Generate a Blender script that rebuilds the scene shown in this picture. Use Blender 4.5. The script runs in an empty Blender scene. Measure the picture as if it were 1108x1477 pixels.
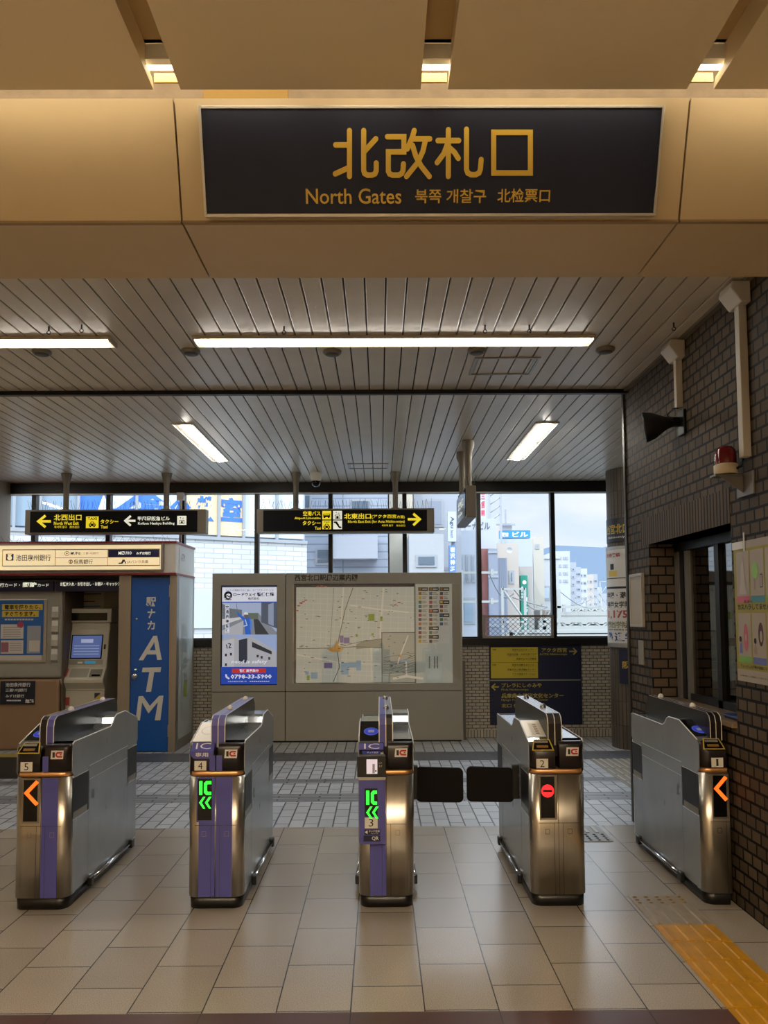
import bpy, bmesh, math, random
from mathutils import Vector, Matrix
random.seed(7)
SC = bpy.context.scene
COL = SC.collection
# ------------------------------------------------------------------ camera
F, H = 1090.0, 1.6
PITCH, ROLL, HOR, VX = math.radians(3.5), math.radians(.3), 887.0, 547.5
PCX, PCY = 554.0, HOR - F*math.tan(PITCH)
YAW = math.atan((PCX-VX)/F*math.cos(PITCH))
FW = Vector((math.sin(YAW)*math.cos(PITCH), math.cos(YAW)*math.cos(PITCH), math.sin(PITCH)))
R0 = Vector((math.cos(YAW), -math.sin(YAW), 0)); U0 = R0.cross(FW)
RT = R0*math.cos(ROLL)-U0*math.sin(ROLL); UP = U0*math.cos(ROLL)+R0*math.sin(ROLL)
CAM = Vector((0, 0, H))
cd = bpy.data.cameras.new('camera'); cam = bpy.data.objects.new('camera', cd); COL.objects.link(cam)
cd.sensor_fit = 'VERTICAL'; cd.sensor_height = 36; cd.sensor_width = 27; cd.lens = F/1477*36
cd.shift_y = (PCY-738.5)/1477; cd.shift_x = 0
cd.clip_start = .05; cd.clip_end = 2000
cam.matrix_world = Matrix(((RT.x, UP.x, -FW.x, 0), (RT.y, UP.y, -FW.y, 0), (RT.z, UP.z, -FW.z, H), (0, 0, 0, 1)))
SC.camera = cam
# ------------------------------------------------------------------ view, world, sun
SC.view_settings.view_transform = 'Standard'; SC.view_settings.look = 'None'
SC.view_settings.gamma = 1; SC.view_settings.use_curve_mapping = False
SC.view_settings.exposure = 0.25
SKY_STRENGTH = .92
ZENITH = 5.0
SUN_STRENGTH = 0.9
ROOM_LAMP = 38.0       # daylight-white tubes in the gate hall
WARM_LAMP = 108.0       # warm fittings of the concourse
COVE_LAMP = 7.0
try:
    SC.cycles.use_denoising = True
    SC.cycles.max_bounces = 8; SC.cycles.diffuse_bounces = 5; SC.cycles.transparent_max_bounces = 16
    SC.cycles.sample_clamp_indirect = 6; SC.cycles.caustics_reflective = False; SC.cycles.caustics_refractive = False
except Exception:
    pass
W = bpy.data.worlds.new('sky'); SC.world = W; W.use_nodes = True
nt = W.node_tree; nt.nodes.clear()
tc = nt.nodes.new('ShaderNodeTexCoord'); sep = nt.nodes.new('ShaderNodeSeparateXYZ')
ramp = nt.nodes.new('ShaderNodeValToRGB'); nz = nt.nodes.new('ShaderNodeTexNoise'); r2 = nt.nodes.new('ShaderNodeValToRGB')
mp = nt.nodes.new('ShaderNodeMapping'); mp.inputs['Scale'].default_value = (1, 1, 2.6)
mx = nt.nodes.new('ShaderNodeMixRGB'); bg = nt.nodes.new('ShaderNodeBackground'); wo = nt.nodes.new('ShaderNodeOutputWorld')
nt.links.new(tc.outputs['Generated'], sep.inputs[0]); nt.links.new(sep.outputs['Z'], ramp.inputs[0])
ramp.color_ramp.elements[0].position = .0; ramp.color_ramp.elements[0].color = (.80, .90, .98, 1)
ramp.color_ramp.elements[1].position = .5; ramp.color_ramp.elements[1].color = (.42, .62, .85, 1)
nt.links.new(tc.outputs['Generated'], mp.inputs[0]); nt.links.new(mp.outputs[0], nz.inputs['Vector'])
nz.inputs['Scale'].default_value = 5.5; nz.inputs['Detail'].default_value = 5; nz.inputs['Roughness'].default_value = .5
nt.links.new(nz.outputs['Fac'], r2.inputs[0])
r2.color_ramp.elements[0].position = .34; r2.color_ramp.elements[1].position = .62
mx.inputs['Color2'].default_value = (.95, .98, 1.0, 1)
nt.links.new(r2.outputs[0], mx.inputs['Fac']); nt.links.new(ramp.outputs[0], mx.inputs['Color1'])
nt.links.new(mx.outputs[0], bg.inputs['Color'])
# an overcast sky grows brighter from the horizon to the zenith
mrs = nt.nodes.new('ShaderNodeMapRange'); mrs.inputs['From Min'].default_value = .16; mrs.inputs['From Max'].default_value = .5
mrs.inputs['To Min'].default_value = SKY_STRENGTH; mrs.inputs['To Max'].default_value = SKY_STRENGTH*ZENITH
nt.links.new(sep.outputs['Z'], mrs.inputs['Value']); nt.links.new(mrs.outputs[0], bg.inputs['Strength'])
nt.links.new(bg.outputs[0], wo.inputs[0])
sl = bpy.data.lights.new('sun', 'SUN'); sl.energy = SUN_STRENGTH; sl.angle = math.radians(1.5); sl.color = (1, .96, .88)
so = bpy.data.objects.new('sun', sl); COL.objects.link(so)
so.rotation_euler = Vector((.35, .75, -.9)).to_track_quat('-Z', 'Y').to_euler(); so.location = (0, -8, 30)

# ------------------------------------------------------------------ pixel rays meeting known planes
def ray(px, py): return FW + RT*((px-PCX)/F) + UP*((PCY-py)/F)
def onY(px, py, y): d = ray(px, py); return CAM + d*(y/d.y)
def onZ(px, py, z): d = ray(px, py); return CAM + d*((z-H)/d.z)
def onX(px, py, x): d = ray(px, py); return CAM + d*(x/d.x)

# ------------------------------------------------------------------ materials
def lin(c):
    if isinstance(c, str):
        c = c.lstrip('#'); c = [int(c[i:i+2], 16)/255 for i in (0, 2, 4)]
        return tuple(((v+.055)/1.055)**2.4 if v > .04045 else v/12.92 for v in c)
    return tuple(c)
MATS = {}
def mat(name, col, rough=.5, metal=0.0, spec=.5, noise=0, nscale=20, bump=0, bscale=80, emit=0, ecol=None, stretch=None):
    if name in MATS: return MATS[name]
    m = bpy.data.materials.new(name); m.use_nodes = True; t = m.node_tree; b = t.nodes['Principled BSDF']
    c = lin(col); b.inputs['Base Color'].default_value = (*c, 1); b.inputs['Roughness'].default_value = rough
    b.inputs['Metallic'].default_value = metal; b.inputs['Specular IOR Level'].default_value = spec
    if noise or bump:
        co = t.nodes.new('ShaderNodeTexCoord'); mpn = t.nodes.new('ShaderNodeMapping')
        if stretch: mpn.inputs['Scale'].default_value = stretch
        t.links.new(co.outputs['Object'], mpn.inputs[0])
    if noise:
        n = t.nodes.new('ShaderNodeTexNoise'); n.inputs['Scale'].default_value = nscale; n.inputs['Detail'].default_value = 4
        t.links.new(mpn.outputs[0], n.inputs['Vector'])
        mr = t.nodes.new('ShaderNodeMapRange'); mr.inputs['From Min'].default_value = .3; mr.inputs['From Max'].default_value = .7
        mr.inputs['To Min'].default_value = 1-noise; mr.inputs['To Max'].default_value = 1+noise
        t.links.new(n.outputs['Fac'], mr.inputs['Value'])
        v = t.nodes.new('ShaderNodeVectorMath'); v.operation = 'SCALE'; v.inputs[0].default_value = c
        t.links.new(mr.outputs[0], v.inputs['Scale']); t.links.new(v.outputs[0], b.inputs['Base Color'])
    if bump:
        n2 = t.nodes.new('ShaderNodeTexNoise'); n2.inputs['Scale'].default_value = bscale; n2.inputs['Detail'].default_value = 3
        t.links.new(mpn.outputs[0], n2.inputs['Vector'])
        bp = t.nodes.new('ShaderNodeBump'); bp.inputs['Strength'].default_value = bump; bp.inputs['Distance'].default_value = .002
        t.links.new(n2.outputs['Fac'], bp.inputs['Height']); t.links.new(bp.outputs[0], b.inputs['Normal'])
    if emit:
        b.inputs['Emission Color'].default_value = (*lin(ecol or col), 1); b.inputs['Emission Strength'].default_value = emit
    MATS[name] = m; return m

def brickmat(name, c1, c2, cm, bw, rh, mortar, swap='xz', rough=.5, spec=.4, offset=.5, bump=.6, var=0, speck=0, varscale=.35, freq=2):
    """Bricks laid out in object space; swap says which axes run along and across the courses."""
    if name in MATS: return MATS[name]
    m = bpy.data.materials.new(name); m.use_nodes = True; t = m.node_tree; b = t.nodes['Principled BSDF']
    co = t.nodes.new('ShaderNodeTexCoord'); sp = t.nodes.new('ShaderNodeSeparateXYZ'); cb = t.nodes.new('ShaderNodeCombineXYZ')
    t.links.new(co.outputs['Object'], sp.inputs[0])
    ax = {'x': 'X', 'y': 'Y', 'z': 'Z'}
    t.links.new(sp.outputs[ax[swap[0]]], cb.inputs[0]); t.links.new(sp.outputs[ax[swap[1]]], cb.inputs[1])
    k = t.nodes.new('ShaderNodeTexBrick'); t.links.new(cb.outputs[0], k.inputs['Vector'])
    k.offset = offset; k.offset_frequency = freq; k.squash = 1
    k.inputs['Color1'].default_value = (*lin(c1), 1); k.inputs['Color2'].default_value = (*lin(c2), 1); k.inputs['Mortar'].default_value = (*lin(cm), 1)
    k.inputs['Scale'].default_value = 1; k.inputs['Mortar Size'].default_value = mortar; k.inputs['Mortar Smooth'].default_value = .15
    k.inputs['Brick Width'].default_value = bw; k.inputs['Row Height'].default_value = rh; k.inputs['Bias'].default_value = 0
    out = k.outputs['Color']
    for amt, sc_, det in ((var, varscale, 3), (speck, 260, 2)):
        if not amt: continue
        n = t.nodes.new('ShaderNodeTexNoise'); n.inputs['Scale'].default_value = sc_; n.inputs['Detail'].default_value = det
        t.links.new(co.outputs['Object'], n.inputs['Vector'])
        mr = t.nodes.new('ShaderNodeMapRange'); mr.inputs['From Min'].default_value = .3; mr.inputs['From Max'].default_value = .7
        mr.inputs['To Min'].default_value = 1-amt; mr.inputs['To Max'].default_value = 1+amt
        t.links.new(n.outputs['Fac'], mr.inputs['Value'])
        v = t.nodes.new('ShaderNodeVectorMath'); v.operation = 'SCALE'
        t.links.new(out, v.inputs[0]); t.links.new(mr.outputs[0], v.inputs['Scale']); out = v.outputs[0]
    t.links.new(out, b.inputs['Base Color']); b.inputs['Roughness'].default_value = rough; b.inputs['Specular IOR Level'].default_value = spec
    if bump:
        bp = t.nodes.new('ShaderNodeBump'); bp.inputs['Strength'].default_value = bump; bp.inputs['Distance'].default_value = .004; bp.invert = True
        t.links.new(k.outputs['Fac'], bp.inputs['Height']); t.links.new(bp.outputs[0], b.inputs['Normal'])
    MATS[name] = m; return m

def glassmat(name, gloss=.06, tint=(1, 1, 1)):
    m = bpy.data.materials.new(name); m.use_nodes = True; t = m.node_tree; t.nodes.clear()
    o = t.nodes.new('ShaderNodeOutputMaterial'); mi = t.nodes.new('ShaderNodeMixShader'); tr = t.nodes.new('ShaderNodeBsdfTransparent')
    g = t.nodes.new('ShaderNodeBsdfGlossy'); g.inputs['Roughness'].default_value = .02; tr.inputs['Color'].default_value = (*tint, 1)
    mi.inputs[0].default_value = gloss
    t.links.new(tr.outputs[0], mi.inputs[1]); t.links.new(g.outputs[0], mi.inputs[2]); t.links.new(mi.outputs[0], o.inputs[0])
    return m

# ------------------------------------------------------------------ mesh collector
GLY = {}
def glyph(s, wt=0.0, res=2):
    """Outline of a string as flat triangles, scaled to a unit box."""
    key = (s, wt, res)
    if key in GLY: return GLY[key]
    c = bpy.data.curves.new('t', 'FONT'); c.body = s; c.size = 1; c.offset = wt; c.resolution_u = res; c.fill_mode = 'FRONT'
    o = bpy.data.objects.new('t', c); COL.objects.link(o)
    bpy.context.view_layer.update()
    dg = bpy.context.evaluated_depsgraph_get(); me = o.evaluated_get(dg).to_mesh()
    vs = [(v.co.x, v.co.y) for v in me.vertices]; fs = [tuple(p.vertices) for p in me.polygons]
    o.evaluated_get(dg).to_mesh_clear(); bpy.data.objects.remove(o); bpy.data.curves.remove(c)
    x0 = min(v[0] for v in vs); x1 = max(v[0] for v in vs); y0 = min(v[1] for v in vs); y1 = max(v[1] for v in vs)
    w = (x1-x0) or 1; h = (y1-y0) or 1
    GLY[key] = ([((v[0]-x0)/w, (v[1]-y0)/h) for v in vs], fs, w/h)
    return GLY[key]

class Sheet:
    """A flat plane in the place that lettering and pictures lie on."""
    def __init__(s, o, u, v):
        s.o = Vector(o); s.u = Vector(u).normalized(); s.v = Vector(v).normalized(); s.n = s.u.cross(s.v)
    def at(s, a, b, lift=0): return s.o + s.u*a + s.v*b + s.n*lift
    def px(s, px, py):
        d = ray(px, py); t = (s.o-CAM).dot(s.n)/d.dot(s.n); p = CAM+d*t-s.o
        return p.dot(s.u), p.dot(s.v)
def facing(y): return Sheet((0, y, 0), (1, 0, 0), (0, 0, 1))

class MB:
    def __init__(s): s.v = []; s.f = []; s.m = []; s.mats = []; s.sm = []; s.k = 0
    def mi(s, m):
        if m not in s.mats: s.mats.append(m)
        return s.mats.index(m)
    def add(s, vs, fs, m, smooth=False):
        n = len(s.v); s.v += [tuple(v) for v in vs]; i = s.mi(m)
        for f in fs: s.f.append(tuple(k+n for k in f)); s.m.append(i); s.sm.append(smooth)
        return s
    def box(s, x0, x1, y0, y1, z0, z1, m):
        vs = [(x, y, z) for x in (x0, x1) for y in (y0, y1) for z in (z0, z1)]
        return s.add(vs, [(0, 1, 3, 2), (4, 6, 7, 5), (0, 4, 5, 1), (2, 3, 7, 6), (0, 2, 6, 4), (1, 5, 7, 3)], m)
    def prism(s, pts, axis, a, b, m, smooth=False):
        def P(p, t): return {'x': (t, p[0], p[1]), 'y': (p[0], t, p[1]), 'z': (p[0], p[1], t)}[axis]
        n = len(pts); vs = [P(p, a) for p in pts]+[P(p, b) for p in pts]
        fs = [(i, (i+1) % n, (i+1) % n+n, i+n) for i in range(n)]
        s.add(vs, fs, m, smooth)
        return s.add(vs, [tuple(range(n))[::-1], tuple(range(n, 2*n))], m)
    def tube(s, path, r, m, n=10, cap=True):
        P = [Vector(p) for p in path]; rings = []
        for i, p in enumerate(P):
            d = (P[min(i+1, len(P)-1)]-P[max(i-1, 0)]).normalized()
            a = d.cross(Vector((0, 0, 1)) if abs(d.z) < .9 else Vector((1, 0, 0))).normalized(); b = d.cross(a)
            rr = r[i] if isinstance(r, (list, tuple)) else r
            rings.append([p+a*math.cos(2*math.pi*k/n)*rr+b*math.sin(2*math.pi*k/n)*rr for k in range(n)])
        vs = [v for g in rings for v in g]; fs = []
        for i in range(len(P)-1):
            for k in range(n): fs.append((i*n+k, i*n+(k+1) % n, (i+1)*n+(k+1) % n, (i+1)*n+k))
        s.add(vs, fs, m, True)
        if cap: s.add(rings[0], [tuple(range(n))[::-1]], m); s.add(rings[-1], [tuple(range(n))], m)
        return s
    def lathe(s, prof, o, m, n=20, axis=(0, 0, 1)):
        ax = Vector(axis).normalized(); o = Vector(o)
        a = ax.cross(Vector((0, 0, 1)) if abs(ax.z) < .9 else Vector((1, 0, 0))).normalized(); b = ax.cross(a)
        vs = []; fs = []
        for r, h in prof:
            for k in range(n): vs.append(o+ax*h+(a*math.cos(2*math.pi*k/n)+b*math.sin(2*math.pi*k/n))*max(r, 1e-5))
        for i in range(len(prof)-1):
            for k in range(n): fs.append((i*n+k, i*n+(k+1) % n, (i+1)*n+(k+1) % n, (i+1)*n+k))
        return s.add(vs, fs, m, True)
    def loft(s, secs, m, n=6):
        """secs: (z, x0, x1, y0, y1, radius at the four corners x0y0, x1y0, x1y1, x0y1); rounded plan sections stacked in z."""
        rings = []
        for z, x0, x1, y0, y1, rr in secs:
            ring = []
            for (cx, cy, a0, r) in ((x0, y0, 180, rr[0]), (x1, y0, 270, rr[1]), (x1, y1, 0, rr[2]), (x0, y1, 90, rr[3])):
                r = max(r, .0005); ox = cx+(r if cx == x0 else -r); oy = cy+(r if cy == y0 else -r)
                for k in range(n+1):
                    a = math.radians(a0+90*k/n); ring.append((ox+r*math.cos(a), oy+r*math.sin(a), z))
            rings.append(ring)
        N = len(rings[0]); vs = [v for g in rings for v in g]; fs = []
        for i in range(len(rings)-1):
            for k in range(N): fs.append((i*N+k, i*N+(k+1) % N, (i+1)*N+(k+1) % N, (i+1)*N+k))
        s.add(vs, fs, m, True)
        s.add(rings[0], [tuple(range(N))[::-1]], m); return s.add(rings[-1], [tuple(range(N))], m)
    # flat graphics on a sheet (a, b in metres; the p-forms take photo pixels of that plane)
    def rect(s, S, a0, b0, a1, b1, lift, m):
        a0, a1 = sorted((a0, a1)); b0, b1 = sorted((b0, b1))
        s.k = (s.k+1) % 9; lift += s.k*4e-5
        return s.add([S.at(a0, b0, lift), S.at(a1, b0, lift), S.at(a1, b1, lift), S.at(a0, b1, lift)], [(0, 1, 2, 3)], m)
    def prect(s, S, x0, y0, x1, y1, lift, m):
        return s.rect(S, *S.px(x0, y0), *S.px(x1, y1), lift, m)
    def poly(s, S, pts, lift, m):
        s.k = (s.k+1) % 9; lift += s.k*4e-5      # films laid one over another never share a plane
        return s.add([S.at(a, b, lift) for a, b in pts], [tuple(range(len(pts)))], m)
    def ppoly(s, S, pts, lift, m): return s.poly(S, [S.px(*p) for p in pts], lift, m)
    def disc(s, S, a, b, r, lift, m, n=20, rb=None):
        return s.poly(S, [(a+r*math.cos(2*math.pi*k/n), b+(rb or r)*math.sin(2*math.pi*k/n)) for k in range(n)], lift, m)
    def stroke(s, S, pts, w, lift, m, rnd=True):
        s.k = (s.k+1) % 9; lift += s.k*4e-5
        pts = [p for i, p in enumerate(pts) if i == 0 or math.hypot(p[0]-pts[i-1][0], p[1]-pts[i-1][1]) > 1e-6]
        n = len(pts); closed = n > 3 and math.hypot(pts[0][0]-pts[-1][0], pts[0][1]-pts[-1][1]) < 1e-6
        D = []
        for (a, b), (c, d) in zip(pts, pts[1:]): l = math.hypot(c-a, d-b); D.append(((c-a)/l, (d-b)/l))
        L_, R_ = [], []
        for i, (a, b) in enumerate(pts):
            d0 = D[i-1] if i else (D[-1] if closed else D[0]); d1 = D[i] if i < n-1 else (D[0] if closed else D[-1])
            nx, ny = -(d0[1]+d1[1]), d0[0]+d1[0]; q = math.hypot(nx, ny) or 1e-9; nx, ny = nx/q, ny/q
            k = w/2/max(nx*-d1[1]+ny*d1[0], .3)
            L_.append((a+nx*k, b+ny*k)); R_.append((a-nx*k, b-ny*k))
        vs = [S.at(*p, lift) for pr in zip(L_, R_) for p in pr]
        s.add(vs, [(2*i, 2*i+1, 2*i+3, 2*i+2) for i in range(n-1)], m)
        if rnd and not closed:
            for p, d, sg in ((pts[0], D[0], -1), (pts[-1], D[-1], 1)):
                a0 = math.atan2(d[1]*sg, d[0]*sg); s.add([S.at(p[0]+w/2*math.cos(a0+math.pi*(j/8-.5)), p[1]+w/2*math.sin(a0+math.pi*(j/8-.5)), lift) for j in range(9)], [tuple(range(9))], m)
        return s
    def pstroke(s, S, pts, w, lift, m, rnd=True): return s.stroke(S, [S.px(*p) for p in pts], w, lift, m, rnd)
    def txt(s, S, body, a0, b0, a1, b1, lift, m, wt=0.0, res=2, shear=0):
        vs, fs, _ = glyph(body, wt, res)
        a0, a1 = sorted((a0, a1)); b0, b1 = sorted((b0, b1))
        return s.add([S.at(a0+v[0]*(a1-a0)+shear*v[1]*(b1-b0), b0+v[1]*(b1-b0), lift) for v in vs], fs, m)
    def ptxt(s, S, body, x0, y0, x1, y1, lift, m, wt=0.0, res=1, shear=0):
        return s.txt(S, body, *S.px(x0, y0), *S.px(x1, y1), lift, m, wt, res, shear)
    def build(s, name, parent=None, bevel=0, seg=2, kind=None, label=None):
        me = bpy.data.meshes.new(name); off = wloc(parent) if parent else Vector((0, 0, 0))
        me.from_pydata([(v[0]-off.x, v[1]-off.y, v[2]-off.z) for v in s.v], [], s.f)
        for m in s.mats: me.materials.append(m)
        me.polygons.foreach_set('material_index', s.m); me.polygons.foreach_set('use_smooth', s.sm)
        bm = bmesh.new(); bm.from_mesh(me); bmesh.ops.remove_doubles(bm, verts=bm.verts, dist=1e-5)
        if not any(len(e.link_faces) == 1 for e in bm.edges): bmesh.ops.recalc_face_normals(bm, faces=bm.faces)
        bm.to_mesh(me); bm.free(); me.update()
        o = bpy.data.objects.new(name, me); COL.objects.link(o)
        if parent: o.parent = parent
        if bevel:
            b = o.modifiers.new('edge', 'BEVEL'); b.width = bevel; b.segments = seg; b.limit_method = 'ANGLE'; b.angle_limit = math.radians(40)
        if kind: o['kind'] = kind
        if label: o['label'] = label
        return o
def wloc(o):
    v = Vector((0, 0, 0))
    while o: v += o.location; o = o.parent
    return v
def tag(o, label, cat, group=None, kind=None):
    o['label'] = label; o['category'] = cat
    if group: o['group'] = group
    if kind: o['kind'] = kind
    return o
def thing(name, label, cat, loc, group=None):
    o = bpy.data.objects.new(name, None); COL.objects.link(o); o.location = loc; o.empty_display_size = .1
    return tag(o, label, cat, group)
KIDS = {}
def copy_tree(o, loc=None, parent=None):
    c = o.copy(); COL.objects.link(c)
    if parent: c.parent = parent
    if loc is not None: c.location = loc
    for ch in list(o.children): copy_tree(ch, None, c)
    return c
def one(mb, name, label, cat, loc=None, group=None, bevel=0, kind=None):
    """A thing that is a single mesh, its origin at loc."""
    if loc is None: loc = mb.v[0]
    L = Vector(loc); mb.v = [(v[0]-L.x, v[1]-L.y, v[2]-L.z) for v in mb.v]
    o = mb.build(name, None, bevel); o.location = L
    return tag(o, label, cat, group, kind)
# ------------------------------------------------------------------ palette
cream = mat('cream_panel', '#c2ae8b', .5, 0, .4, .03, 3)
cream_dark = mat('concourse_panel', '#e0d0ae', .5, 0, .4, .03, 2)
plaster = mat('plaster', '#c9b9a4', .8, 0, .3, .12, 14, .5, 60)
black = mat('black_plastic', '#0b0a0a', .35, 0, .5)
dark = mat('dark_metal', '#16161a', .4, .3)
winframe = mat('window_frame_black', '#0d0d0f', .35, .2)
chrome = mat('chrome', '#dcdcde', .12, 1)
steel = mat('brushed_steel', '#c6c0b4', .30, 1, .5, .06, 30, .12, 90, stretch=(1, 1, .06))
sidesteel = mat('grey_side_steel', '#a3a9ae', .25, .55, .5, .06, 6, .05, 50)
alu = mat('aluminium', '#a9a8a2', .35, .9)
whitepaint = mat('white_paint', '#d9d7d0', .5)
copper = mat('copper_band', '#f0b478', .34, .8)
purple = mat('purple_film', '#4d4d96', .4, 0, .5)
brown = mat('brown_plastic', '#1a1213', .28, 0, .5)
lampw = mat('lamp_white', '#ffffff', .5, emit=ROOM_LAMP, ecol='#fff8ec')
lampreflect = mat('lamp_reflector', '#b5ad9c', .5)
lampwarm = mat('lamp_warm', '#ffffff', .5, emit=WARM_LAMP, ecol='#ffe6c2')
lampcove = mat('lamp_cove', '#ffffff', .5, emit=COVE_LAMP, ecol='#fff0d2')
plank = mat('ceiling_plank', '#c9bfac', .32, .0, .6, .04, 5)
plankgap = mat('ceiling_gap', '#0d0c0b', .8)
lidmat = mat('channel_lid', '#b39a6c', .5)
window_glass = glassmat('window_glass', .02)
poster_glass = glassmat('poster_glass', .07)

# ------------------------------------------------------------------ floor
Y_TILE = 5.83
tile = brickmat('floor_tile', '#9a9186', '#90877b', '#26221f', .405, .3008, .0028, 'yx', .27, .6, .5, .5, .07, .3, 1.2)
border = brickmat('floor_border', '#4d3430', '#4a322e', '#1e1614', 50, .6016, .0028, 'yx', .33, .5, 0, .4, .05, .2, 1.2)
paver = brickmat('floor_paver', '#b0b5bc', '#9ea3ab', '#2a2a2c', .21, .112, .006, 'yx', .36, .5, .5, .7, .14, .1, .6)
paver_long = brickmat('floor_paver_long', '#a5a6a6', '#999a9b', '#2a2a2c', .55, .118, .006, 'yx', .4, .5, .5, .7, .1, .1)
paver_band = brickmat('floor_paver_band', '#8b8e94', '#6a6d74', '#1f1f21', .36, .058, .007, 'xy', .4, .5, .5, .7, .1, .1)
paver_dark = brickmat('floor_paver_dark', '#55565c', '#4b4c52', '#2a2a2c', .2, .1, .003, 'xy', .4, .5, .5, .5, .1, .1)
fl = MB()
def strip(y0, y1, m, z=0.0): fl.add([(-8, y0, z), (7, y0, z), (7, y1, z), (-8, y1, z)], [(0, 1, 2, 3)], m)
strip(-7, 2.55, tile); strip(2.55, 3.155, border); strip(3.155, Y_TILE, tile); strip(Y_TILE, 6.6, paver); strip(6.6, 6.91, paver_band); strip(6.91, 7.33, paver)
strip(7.33, 7.52, paver_band); strip(7.52, 8.42, paver); strip(8.42, 8.7, paver_dark); strip(8.7, 8.94, paver_dark); strip(8.94, 10.05, paver_long)
fl.add([(-8, -7, -.2), (7, -7, -.2), (7, 10.05, -.2), (-8, 10.05, -.2)], [(3, 2, 1, 0)], dark)
o = fl.build('floor', kind='structure'); o.location = (-.1256+.3008*10, 3.57-.405*3, 0)
for v in o.data.vertices: v.co.x -= o.location.x; v.co.y -= o.location.y

# ------------------------------------------------------------------ walls
WX = 1.955
brown_brick = brickmat('brown_brick', '#544737', '#43382b', '#080605', .1, .067, .008, 'yz', .6, .2, .5, .5, .12, .12, 1.5)
brown_jamb = brickmat('brown_brick_jamb', '#5f5142', '#55473a', '#080605', .112, .067, .006, 'xz', .6, .2, .5, .5, .1, .1, 1.5)
brown_soldier = brickmat('brown_soldier', '#57493a', '#493d30', '#0a0807', 1, .042, .008, 'zy', .6, .2, 0, .5, .1, .1)
ww = MB()
OY0, OY1, OZ0, OZ1, RD = 4.17, 5.45, 1.0, 2.10, .2      # the office window opening
T = .4
def wallbox(y0, y1, z0, z1): ww.box(WX, WX+T, y0, y1, z0, z1, brown_brick)
wallbox(-7, OY0, -.2, 3.75); wallbox(OY1, 5.95, -.2, 3.75); wallbox(OY0, OY1, -.2, OZ0-.03); wallbox(OY0, OY1, OZ1, 3.75)
ww.add([(WX+.001, OY1-.001, OZ0), (WX+.22, OY1-.001, OZ0), (WX+.22, OY1-.001, OZ1), (WX+.001, OY1-.001, OZ1)], [(0, 1, 2, 3)], brown_jamb)
ww.add([(WX+.001, 5.951, 0), (WX+T, 5.951, 0), (WX+T, 5.951, 3.36), (WX+.001, 5.951, 3.36)], [(3, 2, 1, 0)], brown_jamb)
# soldier course over the window, standing 4 mm proud, and its underside
ww.box(WX-.004, WX+.2, OY0, 5.60, OZ1, OZ1+.2, brown_soldier)
ww.build('wall_right', kind='structure')
cap = MB(); cap.box(WX-.012, WX+.02, 5.905, 5.945, 0, 3.36, mat('pilaster_metal', '#3a342c', .4, .5)); cap.build('trim_1', kind='structure')

back_brick = brickmat('white_tile_brick', '#b3ab9b', '#a39b8b', '#39342d', .1, .0408, .0045, 'xz', .35, .5, .5, .8, .06, .05, 2)
back_soldier = brickmat('white_tile_soldier', '#b3ab9b', '#a39b8b', '#39342d', 1, .0408, .0045, 'zx', .35, .5, 0, .8, .06, .05, 2)
BY = 9.95
bw = MB(); bw.box(-8, 7, BY, BY+.3, .1, 1.2, back_brick); bw.box(-8, 7, BY-.004, BY+.3, -.2, .1, back_soldier)
bw.build('wall_back', kind='structure')
lw = MB(); lw.box(-8.3, -8, -7, BY+.3, -.2, 3.8, cream_dark); lw.build('wall_left', kind='structure')
rw = MB(); rw.box(-8, WX, -7.3, -7, -.2, 3.8, cream_dark); rw.build('wall_rear', kind='structure')
ew = MB(); ew.box(7, 7.3, 5.95, BY+.3, -.2, 3.8, brown_brick); ew.build('wall_far_right', kind='structure')
em = MB(); em.box(WX+T, 7, 5.55, 5.949, -.2, 3.75, brown_brick); em.build('wall_office', kind='structure')

# ------------------------------------------------------------------ plank ceiling of the gate hall
CZ = 3.36; PIT = .113; X00 = .041
ce = MB()
def plankrow(x0, x1, y0, y1):
    k0 = math.ceil((x0-X00)/PIT); k1 = math.floor((x1-X00)/PIT)
    xs = [x0]+[X00+k*PIT for k in range(k0, k1+1)]+[x1]
    for a, b in zip(xs, xs[1:]):
        if b-a < .02: continue
        g = .0045
        ce.prism([(a+g, CZ+.02), (a+g, CZ+.002), (a+g+.004, CZ), (b-g-.004, CZ), (b-g, CZ+.002), (b-g, CZ+.02)], 'y', y0, y1, plank)
plankrow(-8, WX, 2.75, 5.83); plankrow(-8, WX, 5.86, 5.95); plankrow(-8, 7, 5.95, BY)
ce.box(-8, 7, 2.75, BY+.3, CZ+.018, CZ+.2, plankgap)
ce.build('ceiling', kind='structure')
tr = MB(); tr.box(-8, WX, 5.82, 5.87, CZ-.03, CZ-.0005, mat('rusty_bar', '#2b2622', .5, .6, .5, .3, 30)); tr.box(-8, WX, 5.815, 5.825, CZ-.034, CZ-.004, dark)
tr.build('trim_2', kind='structure')
lin_ = MB(); lin_.box(1.92, WX, 3.05, 5.83, CZ-.02, CZ-.001, mat('edge_trim', '#6e665a', .5)); lin_.build('trim_3', kind='structure')

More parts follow.
